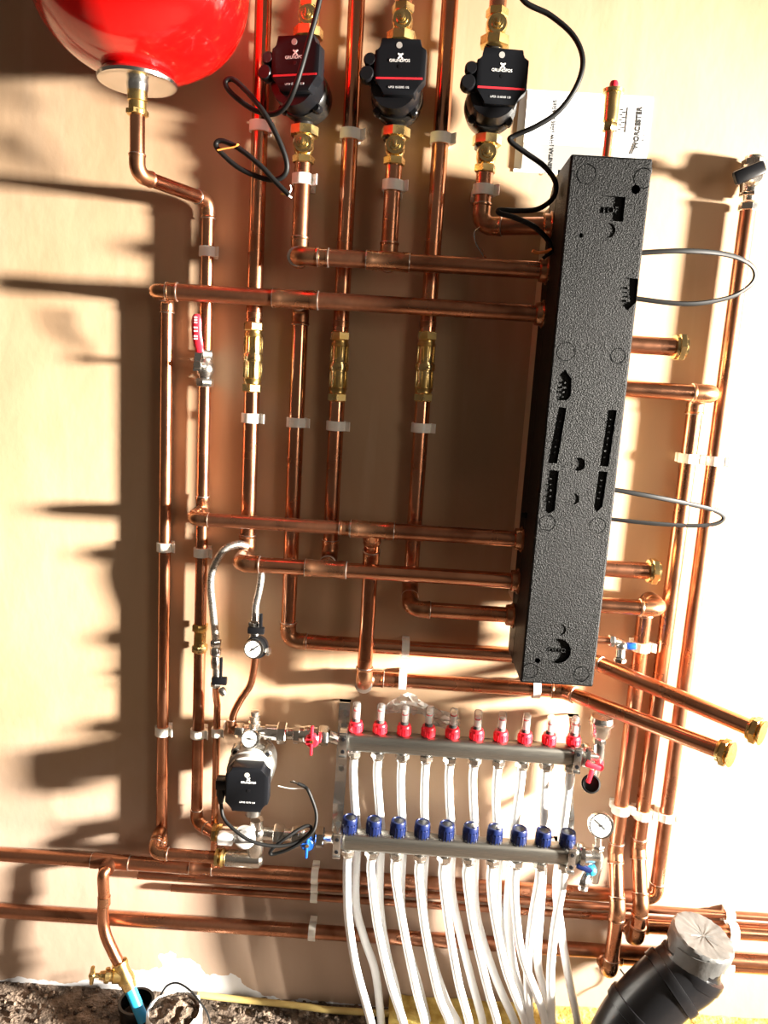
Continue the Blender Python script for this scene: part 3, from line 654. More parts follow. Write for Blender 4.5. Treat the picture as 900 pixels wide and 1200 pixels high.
# ------------------------------------------------------------------ leaflet on the wall behind the case
LF = T('leaflet', 'white instruction leaflet on the wall behind the foam case', 'leaflet', at(P(690, 150, 0).x, .002, P(690, 150, 0).z))
c4 = [P(u, v, .004) for u, v in ((610, 104), (766, 113), (762, 210), (607, 200))]
xl, xr = c4[0].x, c4[1].x; zt, zb_ = c4[0].z, P(607, 201, .004).z
b = B(); b.box(((xl+xr)/2, -.0015, (zt+zb_)/2), (xr-xl, .0022, zt-zb_)); b.build('back_sheet', PAPER, LF)
b = B(); pr = []
for k in range(9):
    f = k/8; pr.append((xl+.014+(xr-xl-.020)*f, -.0052+.0012*f-.004*max(0, 1-f*5)**2))
b.rings([[V((x, y, zb_+.004)), V((x, y, zt-.002)), V((x, y+.0008, zt-.002)), V((x, y+.0008, zb_+.004))] for x, y in pr]); b.build('cover', PAPER, LF)
gz = Zv(690, 172, .005)
b = B(); b.rings([[V((x, y-.0006, zb_+.005)), V((x, y-.0006, gz)), V((x, y-.0002, gz)), V((x, y-.0002, zb_+.005))] for x, y in pr[:7]]); b.build('photo_panel', mat('panel_print', (.24, .235, .225), .6), LF)
q = P(648, 162, .006); text('GREENSTAR LOW LOSS HEADER', .0094, INK, at(q.x, .0062, q.z), UP, LT, LF, depth=.0002, bold=.00025)
q = P(748, 150, .006); text('WORCESTER', .0130, INK, at(q.x, .0048, q.z), UP, LT, LF, depth=.0002, bold=.0005)
q = P(756, 150, .006); text('Bosch Group', .0065, INK, at(q.x, .0048, q.z-.006), UP, LT, LF, depth=.0002)
q = P(741, 174, .006)
for k in range(2): B().tube([at(q.x-.004+.004*k+.006*math.sin(a*1.5), .0048, q.z-.010+.020*a) for a in [i/8 for i in range(9)]], .0006, 6).build('logo_stroke', INK, LF)
q = P(729, 140, .006)
for i in range(9):
    B().box((q.x+(.003 if i % 2 else -.002), -.0049, q.z-.018+.0045*i), (.005, .0004, .0026)).build('drawing_mark', INK, LF)
b = B(); b.tube([at(q.x+a, .0049, q.z+c) for a, c in ((-.008, -.022), (.009, -.022), (.009, .022), (-.008, .022))], .0006, 6, closed=True); b.build('drawing_frame', INK, LF)
# ------------------------------------------------------------------ underfloor heating manifolds
DU, DL = .070, .108            # return bar (above) sits nearer the wall than the flow bar (below)
X0, X1 = P(416, 868, DU).x, P(671, 877, DU).x
pit = (X1-X0)/9
ZU, ZL = Zv(545, 876, DU), Zv(540, 992, DL)
def bar(th, d, z, xa, xb_):
    hh, hd = .0205, .019; cs = []
    for k in range(24):
        a = 2*math.pi*k/24; ca, sa = math.cos(a), math.sin(a)
        cs.append((math.copysign(abs(ca)**.62, ca)*hd, math.copysign(abs(sa)**.62, sa)*hh))
    b = B(); rs = []
    for x, s in ((xa, .60), (xa+.002, .82), (xa+.007, .97), (xa+.012, 1), (xb_-.012, 1), (xb_-.007, .97), (xb_-.002, .82), (xb_, .60)): rs.append([at(x, d+c[0]*s, z+c[1]*s) for c in cs])
    b.rings(rs); return b.build('bar', STEEL, th)
MU = T('manifold', 'upper steel manifold bar with red collared flow meters', 'manifold', at(X0, DU, ZU))
bar(MU, DU, ZU, P(403, 870, DU).x, P(686, 880, DU).x)
ML = T('manifold', 'lower steel manifold bar with navy blue caps', 'manifold', at(X0, DL, ZL))
bar(ML, DL, ZL, P(399, 983, DL).x, P(679, 999, DL).x)
for i in range(10):
    x = X0+pit*i
    b = B(); b.turn(at(x, DU, ZU+.019), UP, [(0, .0095), (.004, .0135), (.005, .0155), (.019, .0148), (.020, .0138), (.025, .0132), (.0255, .008)], 18)
    for k in range(9):
        a = 2*math.pi*k/9; b.box(at(x+.0148*math.cos(a), DU+.0148*math.sin(a), ZU+.031), (.0022, .0022, .013), .0004, Matrix.Rotation(-a, 3, 'Z'))
    fm_ = b.build('flow_meter', REDP, MU)
    B().turn(at(x, DU, ZU+.0445), UP, [(0, .0085), (.038, .0085), (.041, .0070), (.042, .004)], 18).build('sight_tube', GLASS, fm_)
    b = B(); b.cyl(at(x, DU, ZU+.0447), at(x, DU, ZU+.074), .0050, seg=12); b.build('scale_rod', WHITEP, fm_)
    B().turn(at(x, DU, ZU+.045), UP, [(0, .0078), (.004, .007), (.006, .003)], 12).build('float_seat', BLACKP, fm_)
    B().turn(at(x, DU, ZU+.068+.003*math.sin(i*2.1)), UP, [(0, .0060), (.0025, .0060)], 12).build('float', REDP, fm_)
    for d, z, m_ in ((DU, ZU, MU), (DL, ZL, ML)):
        b = B(); b.turn(at(x, d, z-.018), DN, [(0, .010), (.006, .0115)], 18); b.hexn(at(x, d, z-.022), DN, .0155, .012, i*.35); b.turn(at(x, d, z-.034), DN, [(0, .0135), (.005, .0125), (.006, .0092)], 18); b.build('outlet_nut', CHROME, m_)
    b = B(); b.turn(at(x, DL, ZL+.018), UP, [(0, .010), (.003, .015), (.005, .0165), (.019, .0168), (.020, .0160), (.031, .0160), (.0335, .0148), (.0338, .0125), (.0325, .0120)], 24)
    for k in range(16):
        a = 2*math.pi*k/16; b.box(at(x+.0164*math.cos(a), DL+.0164*math.sin(a), ZL+.030), (.0014, .0016, .022), 0, Matrix.Rotation(-a, 3, 'Z'))
    cp_ = b.build('valve_cap', BLUEP, ML); B().turn(at(x, DL, ZL+.049), UP, [(0, .012), (.0012, .0118), (.0016, .008)], 24).build('cap_disc', BLACKP, cp_)
for i in (5, 6):
    x = X0+pit*i+.006; b = B(); b.ball(at(x, DL+.006, ZL+.0555), .0055, (1.3, .9, .8), 10); tag(b.build('plaster_blob', CLIP, org=at(x, DL+.006, ZL+.053)), 'crumb of plaster lying on the %s blue manifold cap from the left' % ('sixth' if i == 5 else 'seventh'), 'crumb', 'plaster crumbs on the blue caps')
# brackets
for ua, ub, lab in ((400, 396, 'left steel bracket carrying both manifold bars'), (683, 677, 'right steel bracket carrying both manifold bars')):
    xb = P(ua, 880, DU).x + (.0 if ua < 500 else -.012)
    th = T('manifold_bracket', lab, 'bracket', at(xb, .001, ZL), 'manifold brackets')
    b = B(); zt_, zb2 = ZU+.062, ZL-.03
    pr = [(.002, zt_), (.018, zt_), (.030, ZU+.03), (.030, ZU-.04), (.030, ZL+.085), (.062, ZL+.055), (.062, zb2), (.002, zb2)]
    pr2 = [(.002, zt_), (.002, zb2), (.006, zb2), (.058, zb2+.004), (.058, ZL+.052), (.026, ZL+.082), (.026, ZU+.028), (.016, zt_-.006), (.006, zt_-.006)]
    path_ = [(.006, zt_), (.022, zt_), (.034, zt_-.012), (.034, ZL+.09), (.066, ZL+.055), (.066, zb2)]
    w2 = .012
    def ribbon(b, pa, x, w2, th_):
        rs = []
        for d, z in pa: rs.append([at(x-w2, d, z), at(x+w2, d, z), at(x+w2, d-th_, z), at(x-w2, d-th_, z)])
        b.rings(rs)
    ribbon(b, path_, xb, w2, .003); ribbon(b, [(.003, zb2), (.066, zb2)], xb, w2, .003); b.build('strap', ZINC, th)
    for d, z in ((DU, ZU), (DL, ZL)):
        b = B(); xx = xb+(.004 if ua < 500 else -.004)
        b.box(at(xx, d+.006, z+.0265), (.016, .045, .006), .001); b.box(at(xx, d+.006, z-.0265), (.016, .045, .006), .001); b.box(at(xx, d+.024, z), (.016, .005, .058), .001); b.build('clamp', ZINC, th)
        for zz in (.014, -.014): B().turn(at(xx, d+.0262, z+zz), OUT, [(0, .0042), (.0015, .0042), (.0018, .002)], 12).build('bolt', BLACKP, th)
    for z in (ZU-.05, ZU-.085, ZL+.12): B().turn(at(xb, .0335, z), OUT, [(0, .0065), (.002, .006), (.004, .003)], 14).build('screw', GREYP, th)
# PEX loops: ten from the flow bar, ten from the return bar
FR = [[(409, 1030), (408, 1073), (417, 1133), (435, 1200)], [(440, 1040), (442, 1083), (457, 1150), (473, 1200)], [(466, 1040), (472, 1083), (487, 1157), (498, 1200)], [(495, 1040), (498, 1090), (513, 1163), (527, 1200)], [(523, 1040), (525, 1080), (537, 1150), (550, 1200)],
      [(551, 1045), (555, 1088), (572, 1161), (583, 1200)], [(577, 1040), (579, 1071), (593, 1137), (616, 1200)], [(605, 1040), (605, 1076), (613, 1124), (638, 1193)], [(630, 1040), (624, 1076), (618, 1137), (621, 1200)], [(657, 1045), (650, 1088), (645, 1142), (646, 1190)]]
BK = [[(417, 1057), (427, 1100), (440, 1140), (447, 1200)], [(445, 1057), (453, 1115), (464, 1160), (474, 1215)], [(470, 1057), (478, 1110), (492, 1160), (505, 1215)], [(496, 1057), (506, 1120), (523, 1173), (537, 1200)], [(529, 1040), (540, 1097), (553, 1150), (565, 1195)],
      [(556, 1045), (562, 1088), (582, 1149), (604, 1200)], [(583, 1045), (588, 1090), (602, 1140), (622, 1200)], [(596, 1040), (595, 1076), (603, 1137), (623, 1200)], [(634, 1051), (630, 1124), (638, 1161), (648, 1200)], [(652, 1040), (657, 1088), (667, 1149), (677, 1200)]]
ordn = ['first', 'second', 'third', 'fourth', 'fifth', 'sixth', 'seventh', 'eighth', 'ninth', 'tenth']
for i in range(10):
    x = X0+pit*i
    for nm, d, z, pp, lab in (('front', DL, ZL, FR[i], 'white plastic heating pipe under the lower manifold, %s from the left'), ('back', DU, ZU, BK[i], 'white plastic heating pipe under the upper manifold, %s from the left')):
        pts = [at(x, d, z-.038), at(x, d, z-.075)]
        if nm == 'back':
            xb3 = P(pp[0][0], pp[0][1], .062).x
            wig = .0015*math.sin(i*1.7)
            pts += [at(x+wig+(xb3-x)*.3, .064, z-.15), at(x+(xb3-x)*.75, .062, ZL-.02)]
        for k, (u, v) in enumerate(pp if nm == 'back' else pp[1:]): pts.append(P(u, v, (d if nm == 'front' else .062) + (.004+.006*i % .012)*k*.5))
        e = pts[-1]; dd = (e-pts[-2]).normalized(); k_ = max(.01, e.z-.004); pts.append(e+V((dd.x*.35, dd.y*.2, -1)).normalized()*k_)
        pts = spline(pts, 8); b = B(); b.tube(pts, .0092, 14)
        tag(b.build('heating_pipe', PEX, org=pts[-1]), lab % ordn[i], 'pipe', 'white plastic heating pipes')
# print on some of the white pipes
# ------------------------------------------------------------------ right hand end sets
def gauge(th, c, axis, r, needle, dep=.02, name='dial_case'):
    a = V(axis).normalized(); b = B(); b.turn(c-a*dep, a, [(0, r*.75), (dep*.25, r*.98), (dep*.85, r), (dep, r*.95), (dep, r*.86), (dep-.002, r*.85)], 36); cs = b.build(name, CHROME, th)
    f = B().turn(c-a*.0018, a, [(0, r*.86), (.0008, r*.86)], 36).build('dial_face', DIAL, cs)
    up = (UP-a*UP.dot(a)).normalized(); rt = up.cross(a)
    nd = up*math.cos(needle)+rt*math.sin(needle); b = B(); p = c-a*.0004
    m = Matrix((nd, a.cross(nd), a)).transposed(); b.box(p+nd*r*.12, (r*1.05, r*.07, .0006), 0, m); b.turn(p, a, [(0, r*.1), (.001, r*.1)], 12); b.build('needle', INK, cs)
    for k in range(11):
        t_ = -2.3+4.6*k/10; e = up*math.cos(t_)+rt*math.sin(t_); B().box(p-a*.0002+e*r*.72, (r*.14, r*.035, .0005), 0, Matrix((e, a.cross(e), a)).transposed()).build('tick', INK, cs)
    return cs
xe = P(690, 880, DU).x
es = T('air_vent', 'chrome air vent end set with red drain lever at the upper manifold end', 'air vent', at(xe, DU, ZU-.05))
xv = P(704, 870, .08).x
b = B(); b.turn(at(P(685, 880, DU).x-.002, DU, ZU), RT, [(0, .024), (.004, .026), (.010, .026), (.011, .016), (.030, .015)], 24); b.build('union', CHROME, es)
b = B(); zt_, zb2 = Zv(704, 842, .08), Zv(700, 922, .08); zm = Zv(705, 866, .08)
b.turn(at(xv, DU, zb2+.02), UP, [(0, .0085), (.02, .011), (.03, .014), (zm-zb2-.02-.018, .013), (zm-zb2-.02, .010)], 20); b.cyl(at(xv-.02, DU, ZU), at(xv, DU, ZU), .014); b.build('body', CHROME, es)
b = B(); h = zt_-zm; b.hexn(at(xv, DU, zm-.016), UP, .0135, .012); b.turn(at(xv, DU, zm-.004), UP, [(0, .012), (.006, .018), (.008, .0195), (h*.72, .0205), (h*.73, .026), (h*.86, .0275), (h*.87, .024), (h+.004, .022), (h+.006, .012)], 24); b.build('vent_bottle', CHROME, es)
q = P(697, 899, .1); b = B(); b.cyl(at(xv+.004, DU+.005, q.z), at(xv-.002, DU+.030, q.z), .008); b.box(at(q.x-.004, .1, q.z+.002), (.034, .008, .011), .003, Matrix.Rotation(.25, 3, 'Y')); b.box(at(P(691, 908, .1).x, .103, Zv(691, 909, .1)), (.010, .008, .030), .003, Matrix.Rotation(.2, 3, 'Y')); b.build('red_lever', REDP, es)
b = B(); b.cyl(at(xv-.004, DU, zb2+.03), at(xv-.003, DU+.006, zb2), .0085); b.build('spout', CHROME, es)
q = P(690, 920, .1)
b = B(); b.turn(q+V((.006, .014, -.006)), (-.15, -.86, .5), [(0, .016), (.006, .0185), (.012, .0185)], 24); b.build('outlet_cap', CHROME, es)
b = B(); b.turn(q+V((.0045, .005, 0)), (-.15, -.86, .5), [(0, .0185), (.012, .0195), (.013, .0165), (.006, .015), (.005, .004)], 24); b.build('rubber_cap', RUBBER, es)
el = T('pressure_gauge', 'round white pressure gauge with dark drain lever at the lower manifold end', 'gauge', at(P(692, 996, DL).x, DL, ZL-.05))
xs2 = P(699, 996, .1).x
b = B(); b.turn(at(P(679, 999, DL).x-.002, DL, ZL), RT, [(0, .023), (.004, .025), (.010, .025), (.011, .016), (.026, .015)], 24); b.build('union', CHROME, el)
b = B(); b.cyl(at(xs2-.02, DL, ZL), at(xs2+.002, DL, ZL), .015); b.turn(at(xs2, DL, Zv(692, 1030, .1)), UP, [(0, .010), (.02, .012), (.045, .015), (.06, .014), (.075, .009), (.09, .008)], 20); b.hexn(at(xs2, DL, ZL+.012), UP, .0125, .012); b.build('body', CHROME, el)
gq = P(705, 968, .13); gauge(el, gq, (-.05, -.93, .30), .0265, -.9, .024)
b = B(); b.cyl(at(xs2, DL, ZL+.02), at(gq.x-.003, .118, gq.z-.010), .008); b.build('stem', CHROME, el)
q = P(686, 1018, .125); b = B(); b.box(q, (.040, .010, .012), .004, Matrix.Rotation(.32, 3, 'Y')); b.build('lever', BLUEP, el)
B().ball(P(693, 1020, .12), .011).build('lever_hub', CYAN, el)
b = B(); b.cyl(P(688, 1024, .11), P(684, 1033, .12), .010); b.hexn(P(685, 1030, .118), (-.2, -.3, -.9), .0125, .014); b.turn(P(684, 1038, .122), (-.2, -.3, -.9), [(0, .010), (.003, .0105), (.004, .009), (.007, .0105), (.010, .009)], 18); b.build('drain_spout', CHROME, el)
# ------------------------------------------------------------------ mixing station left of the manifolds
DM = .075
zA = Zv(330, 859, DM); xa = P(262, 858, DM).x; xbk = P(398, 866, DU).x-.004
mx = T('mixing_pipework', 'nickel fittings from the small gauge to the upper manifold with red butterfly valve', 'pipe fitting', at(P(300, 860, DM).x, DM, zA))
def hx_(b, u0, u1, z, r, d=DM, seg6=True, v=860):
    x0, x1 = P(u0, v, d).x, P(u1, v, d).x
    if seg6: b.hexn(at(x0, d, z), RT, r, x1-x0, .25)
    else: b.cyl(at(x0, d, z), at(x1, d, z), r)
b = B(); hx_(b, 277, 360, zA, .0125, seg6=False); hx_(b, 311, 326, zA, .0165, seg6=False); b.build('pipe', CHROME, mx)
b = B(); hx_(b, 325, 336, zA, .0235); b.build('union_nut', CHROME, mx)
b = B(); hx_(b, 344, 352, zA, .020); hx_(b, 351, 372, zA, .018, seg6=False); b.ball(at(P(362, 860, DM).x, DM, zA), .021); b.build('valve_body', CHROME, mx)
b = B(); hx_(b, 374, 385, zA, .0215); b.build('end_nut', CHROME, mx)
b = B(); b.cyl(at(P(384, 860, DM).x, DM, zA), at(xbk, DU, ZU), .013); b.build('tail', CHROME, mx)
b = B(); hx_(b, 276, 286, zA, .0155, seg6=True); b.build('inlet_nut', CHROME, mx)
q = P(365, 869, .11); b = B(); b.cyl(at(q.x, DM+.012, q.z), at(q.x, .105, q.z), .008); b.turn(at(q.x, .102, q.z), OUT, [(0, .0145), (.004, .0155), (.008, .012)], 20)
b.box(at(q.x, .109, q.z+.020), (.0065, .010, .028), .0025); b.box(at(q.x, .109, q.z-.018), (.006, .008, .026), .0025); bt = b.build('red_butterfly', REDP, mx)
B().turn(at(q.x, .110, q.z), OUT, [(0, .0042), (.003, .004)], 10).build('butterfly_screw', BRASS, bt)
xg = P(294, 868, .11).x; b = B(); b.turn(at(P(298, 845, .085).x, .080, zA+.012), UP, [(0, .012), (.012, .013), (.013, .010), (.026, .0115), (.027, .0085), (.036, .009), (.037, .004)], 20); b.build('vent_spindle', CHROME, mx)
gauge(mx, P(293, 866, .125), (-.02, -.93, .35), .0195, 1.7, .024)
# pump 4
PU = T('circulation_pump', 'lower pump with silver casting and black face on the mixing valve', 'pump', at(P(290, 920, .1).x, .11, Zv(290, 960, .1)))
pc = P(292, 922, .17)
xp, zp = P(296, 905, .10).x, pc.z
b = B(); zu = Zv(297, 884, .1)
b.turn(at(xp, DM+.005, zu-.020), UP, [(0, .0235), (.002, .0275), (.018, .0275), (.021, .024)], 24); b.build('union_nut', CHROME, PU)
b = B(); b.cyl(at(xp, DM+.005, Zv(297, 960, .1)), at(xp, DM+.005, zu-.018), .017); b.turn(at(xp-.003, DM-.035, zp+.004), OUT, [(0, .034), (.006, .046), (.036, .050), (.056, .050), (.062, .046)], 36)
for k in range(4):
    a = math.pi/4+math.pi/2*k; b.turn(at(xp-.003+.047*math.cos(a), DM+.005, zp+.006+.047*math.sin(a)), OUT, [(0, .0095), (.026, .0095), (.028, .007)], 14)
b.build('volute', CASTN, PU)
b = B(); b.turn(at(xp-.004, DM+.026, zp+.004), OUT, [(0, .043), (.004, .047), (.020, .047), (.022, .043), (.034, .042)], 36); b.build('motor_ring', GREYP, PU)
for k in range(4):
    a = math.pi/4+math.pi/2*k; B().turn(at(xp-.003+.047*math.cos(a), DM+.033, zp+.006+.047*math.sin(a)), OUT, [(0, .0055), (.002, .0055), (.0025, .003)], 6).build('bolt', BLACKP, PU)
w2, h = .0440, .049
ol = [(-w2+.012, h), (w2-.014, h), (w2-.012, h-.014), (w2, h-.016), (w2, -h+.018), (w2-.012, -h+.016), (w2-.014, -h), (-w2+.014, -h), (-w2+.012, -h+.014), (-w2, -h+.018), (-w2, h-.016), (-w2+.012, h-.014)]
fc = P(289, 926, .165); fc.y = -.165
b = B(); b.prism(ol, fc+BACK*.034, RT, UP, OUT*.034, bev=.003); b.build('control_box', PUMPF, PU)
b = B(); b.turn(fc+V((0, .0005, .033)), OUT, [(0, .0055), (.001, .0055)], 20); b.build('button', GREYP, PU)
text('GRUNDFOS', .0058, PRINT, fc+V((.003, -.0006, .017)), RT, UP, PU); text('UPM3 15-70 130', .0046, GREYINK, fc+V((.002, -.0006, -.027)), RT, UP, PU)
for s in (-1, 1): B().box(fc+V((.003, -.0003, .024)), (.009, .001, .0018), 0, Matrix.Rotation(s*.8, 3, 'Y')).build('logo_stroke', PRINT, PU)
B().turn(fc+V((.004, .0005, -.001)), OUT, [(0, .0035), (.0012, .0035)], 16).build('screw', BLACKP, PU)
q = P(257, 920, .14); b = B(); b.box(at(fc.x-w2-.010, .14, q.z+.006), (.026, .026, .022), .003); b.turn(at(fc.x-w2-.013, .142, q.z), DN, [(0, .0095), (.018, .0095), (.034, .006), (.04, .0045)], 16); b.build('cable_plug', BLACKP, PU)
# its cable, coiled to the right
cb = [at(fc.x-w2-.013, .142, q.z-.036)] + [P(*a) for a in ((262, 958, .15), (274, 972, .16), (293, 985, .165), (316, 991, .16), (338, 990, .15), (356, 982, .14), (365, 972, .13), (358, 968, .13), (335, 982, .15), (318, 996, .155), (320, 1001, .15), (345, 992, .15), (364, 978, .14), (370, 966, .13), (370, 950, .12), (362, 928, .115), (357, 922, .11), (349, 918, .11))]
pts = spline(cb, 8); b = B(); b.tube(pts, .0036, 10); pc_ = tag(b.build('power_cable', RUBBER, org=pts[0]), 'black cable coiled below the lower pump with bare wire ends', 'cable')
for col, dd in ((GREYP, ((349, 918, .11), (343, 915, .105))), (CLIP, ((357, 924, .11), (340, 924, .106), (326, 921, .1))), (RUBBER, ((350, 919, .11), (340, 916, .1)))):
    B().tube(spline([P(*a) for a in dd], 5), .0011, 6).build('bare_wire', col, pc_)
# mixing valve and lower fittings
zB = Zv(330, 978, DM+.01); DB = DM+.01
mv = T('mixing_valve', 'white and nickel mixing valve with scale knob under the lower pump', 'valve', at(P(290, 990, DB).x, DB, Zv(290, 1008, DB)))
xq = P(300, 980, DB).x
b = B(); b.turn(at(xq, DB, Zv(300, 1000, DB)), UP, [(0, .017), (.01, .020), (.035, .0195), (.05, .017), (Zv(300, 960, DB)-Zv(300, 1000, DB), .015)], 24); b.ball(at(xq, DB, zB), .022); b.build('body', CHROME, mv)
b = B(); z2 = Zv(275, 1006, DB); x2 = P(264, 1006, DB).x; b.turn(at(x2, DB, z2), RT, [(0, .0155), (.004, .018), (xq-x2-.004, .018), (xq-x2+.010, .0165), (xq-x2+.016, .010)], 24); b.build('lower_port', CHROME, mv)
b = B(); b.hexn(at(P(252, 1005, DB).x, DB, z2), RT, .0195, .010, .3); b.turn(at(P(258, 1005, DB).x, DB, z2), RT, [(0, .017), (.004, .020), (.009, .018)], 24); b.build('brass_nut', BRASS, mv)
b = B(); x3 = P(249, 970, .06).x; z3 = Zg(962)-.006; b.hexn(at(x3, .06, z3), RT, .0205, .011, .3); b.turn(at(x3+.010, .06, z3), RT, [(0, .017), (.004, .0205), (.012, .0205), (.013, .016)], 24); b.build('brass_nut', BRASS, mv)
b = B(); b.turn(at(x3+.022, .06, z3), RT, [(0, .016), (.02, .0165), (xq-x3-.022, .015)], 20); b.build('inlet', CHROME, mv)
kq = P(282, 990, .12); kx = P(254, 984, .12).x
b = B(); b.box(at((kx+kq.x)/2-.008, .112, kq.z+.008), (.034, .024, .022), .003); b.turn(at(kq.x+.006, .10, kq.z+.004), (-.05, -.75, .66), [(0, .023), (.018, .023), (.021, .021), (.0212, .012), (.026, .011)], 32); kn = b.build('scale_knob', WHITEP, mv)
B().box(at(kq.x+.005, .124, kq.z+.010), (.034, .003, .009), .001).build('scale_bar', GREYP, kn)
lf = T('mixing_pipework', 'nickel fittings from the lower pump to the lower manifold with blue butterfly valve', 'pipe fitting', at(P(330, 980, DB).x, DB, zB))
xbk2 = P(395, 983, DL).x-.003
b = B(); hx_(b, 309, 352, zB, .0135, DB, False, 980); b.build('pipe', CHROME, lf)
b = B(); hx_(b, 321, 333, zB, .0225, DB, True, 980); b.build('union_nut', CHROME, lf)
b = B(); hx_(b, 342, 351, zB, .020, DB, True, 980); hx_(b, 350, 368, zB, .018, DB, False, 980); b.ball(at(P(359, 980, DB).x, DB, zB), .021); b.build('valve_body', CHROME, lf)
b = B(); hx_(b, 370, 380, zB, .0225, DB, True, 980); b.build('end_nut', CHROME, lf)
b = B(); b.cyl(at(P(379, 980, DB).x, DB, zB), at(xbk2, DL, ZL), .013); b.build('tail', CHROME, lf)
q = P(360, 991, .12); b = B(); b.cyl(at(q.x, DB+.012, q.z+.004), at(q.x, .115, q.z), .008); b.turn(at(q.x, .112, q.z), OUT, [(0, .0145), (.004, .0155), (.008, .012)], 20); b.box(at(q.x, .118, q.z+.016), (.0065, .010, .022), .0025); b.box(at(q.x-.001, .118, q.z-.017), (.006, .008, .026), .0025); bt = b.build('blue_butterfly', BLUE, lf)
B().turn(at(q.x, .120, q.z), OUT, [(0, .0042), (.003, .004)], 10).build('butterfly_screw', BRASS, bt)
# leftmost vertical turns at the foot into the mixing valve
h8z = z2
run('short copper tail from the leftmost vertical into the lower mixing valve nut', [at(XH, .023, Zv(191, 985, .03)), at(XH, .023, h8z+.034), at(XH, DB, h8z), at(P(252, 1005, DB).x, DB, h8z)], R22, COPPER_DULL)
# ------------------------------------------------------------------ braided filling hoses
ho = [P(*a) for a in ((290, 640, .045), (278, 638, .06), (262, 645, .07), (249, 668, .075), (247, 690, .075), (250, 720, .07), (253, 752, .065))]
pts = spline(ho, 8); fh = T('filling_hose', 'braided hose arching left from the pipe to the valve with black lever', 'hose', pts[-1], 'braided filling hoses')
B().tube(pts, .0078, 14).build('braid', BRAID, fh)
e = pts[-1]; b = B(); b.hexn(e+UP*.004, DN, .0115, .014); b.turn(e-UP*.010, DN, [(0, .008), (.006, .0115), (.018, .0115), (.022, .008), (.034, .010), (.048, .0085)], 18); b.build('valve', CHROME, fh)
q = P(257, 790, .07); b = B(); b.box(at(P(259, 785, .08).x, .08, Zv(259, 785, .08)), (.006, .006, .055), .002); b.box(at(P(257, 797, .08).x, .078, Zv(257, 798, .08)), (.032, .012, .016), .002); b.build('black_lever', BLACKP, fh)
b = B(); b.turn(P(259, 806, .075), (.5, -.3, -.8), [(0, .006), (.004, .0085), (.012, .008), (.018, .005)], 10); b.build('drain_cap', CHROME, fh)
b = B(); zt_ = Zv(254, 805, .065); b.hexn(at(e.x+.002, .063, zt_+.012), DN, .0115, .012); b.cyl(at(e.x+.002, .063, e.z-.05), at(e.x+.002, .063, zt_), .008); b.build('lower_nut', CHROME, fh)
xs3 = P(253, 900, .04).x
sp_ = T('copper_pipe', 'thin copper pipe below the left braided hose', 'pipe', at(xs3, .04, Zv(250, 1000, .04)))
b = B(); b.tube([at(xs3, .04, Zv(250, 1015, .04)), at(xs3, .04, Zv(254, 830, .04))] + [V(a) for a in spline([at(xs3, .04, Zv(254, 826, .04)), at((xs3+e.x)/2, .052, Zv(254, 815, .05)), at(e.x+.002, .063, zt_)], 6)], R15*.95, 18); b.build('pipe', COPPER, sp_)
clip(V((xs3, 0, Zv(256, 858, .04))), R15*.95, .04, 'z', 'small white clip on the thin pipe left of the lower pump')
ho2 = [P(*a) for a in ((303, 660, .06), (306, 674, .075), (304, 690, .08), (300, 708, .08), (299, 722, .08))]
pts = spline(ho2, 8); fh2 = T('filling_hose', 'short braided hose dropping to the small gauge valve', 'hose', pts[-1], 'braided filling hoses')
B().tube(pts, .0075, 14).build('braid', BRAID, fh2)
e = pts[-1]; b = B(); b.turn(e+UP*.002, DN, [(0, .0075), (.010, .0085), (.011, .0115), (.022, .0115), (.026, .009), (.040, .010), (.055, .012), (.075, .011)], 18); b.hexn(e-UP*.012, DN, .0135, .010); b.build('valve', CHROME, fh2)
b = B(); b.box(at(P(300, 739, .1).x, .098, Zv(300, 739, .1)), (.034, .012, .014), .002); b.box(at(P(305, 731, .1).x, .094, Zv(305, 731, .1)), (.007, .007, .040), .002); b.build('black_lever', BLACKP, fh2)
gq2 = P(297, 761, .115); gauge(fh2, gq2, (0, -1, .05), .0205, .9, .024)
B().turn(gq2+V((.004, .0235, 0)), (0, -1, .05), [(0, .023), (.014, .0235)], 28).build('gauge_shroud', BLACKP, fh2)
b = B(); b.cyl(P(304, 763, .095), P(313, 763, .1), .006); b.hexn(P(312, 763, .1), (1, -.2, .2), .0095, .008); b.build('drain_cap', CHROME, fh2)
cp2 = [at(gq2.x+.001, .09, gq2.z-.016)] + [P(*a) for a in ((297, 787, .085), (293, 803, .08), (282, 820, .075), (274, 836, .072), (272, 848, .072), (271, 858, .072))]
th = T('copper_pipe', 'bent thin copper pipe curving down from the small gauge valve', 'pipe', P(271, 862, .072))
b = B(); b.tube(spline(cp2, 8), R15*.95, 18); b.build('pipe', COPPER, th)
elbow_part(th, at(P(271, 861, .072).x, .072, zA), UP, RT, R15, True)
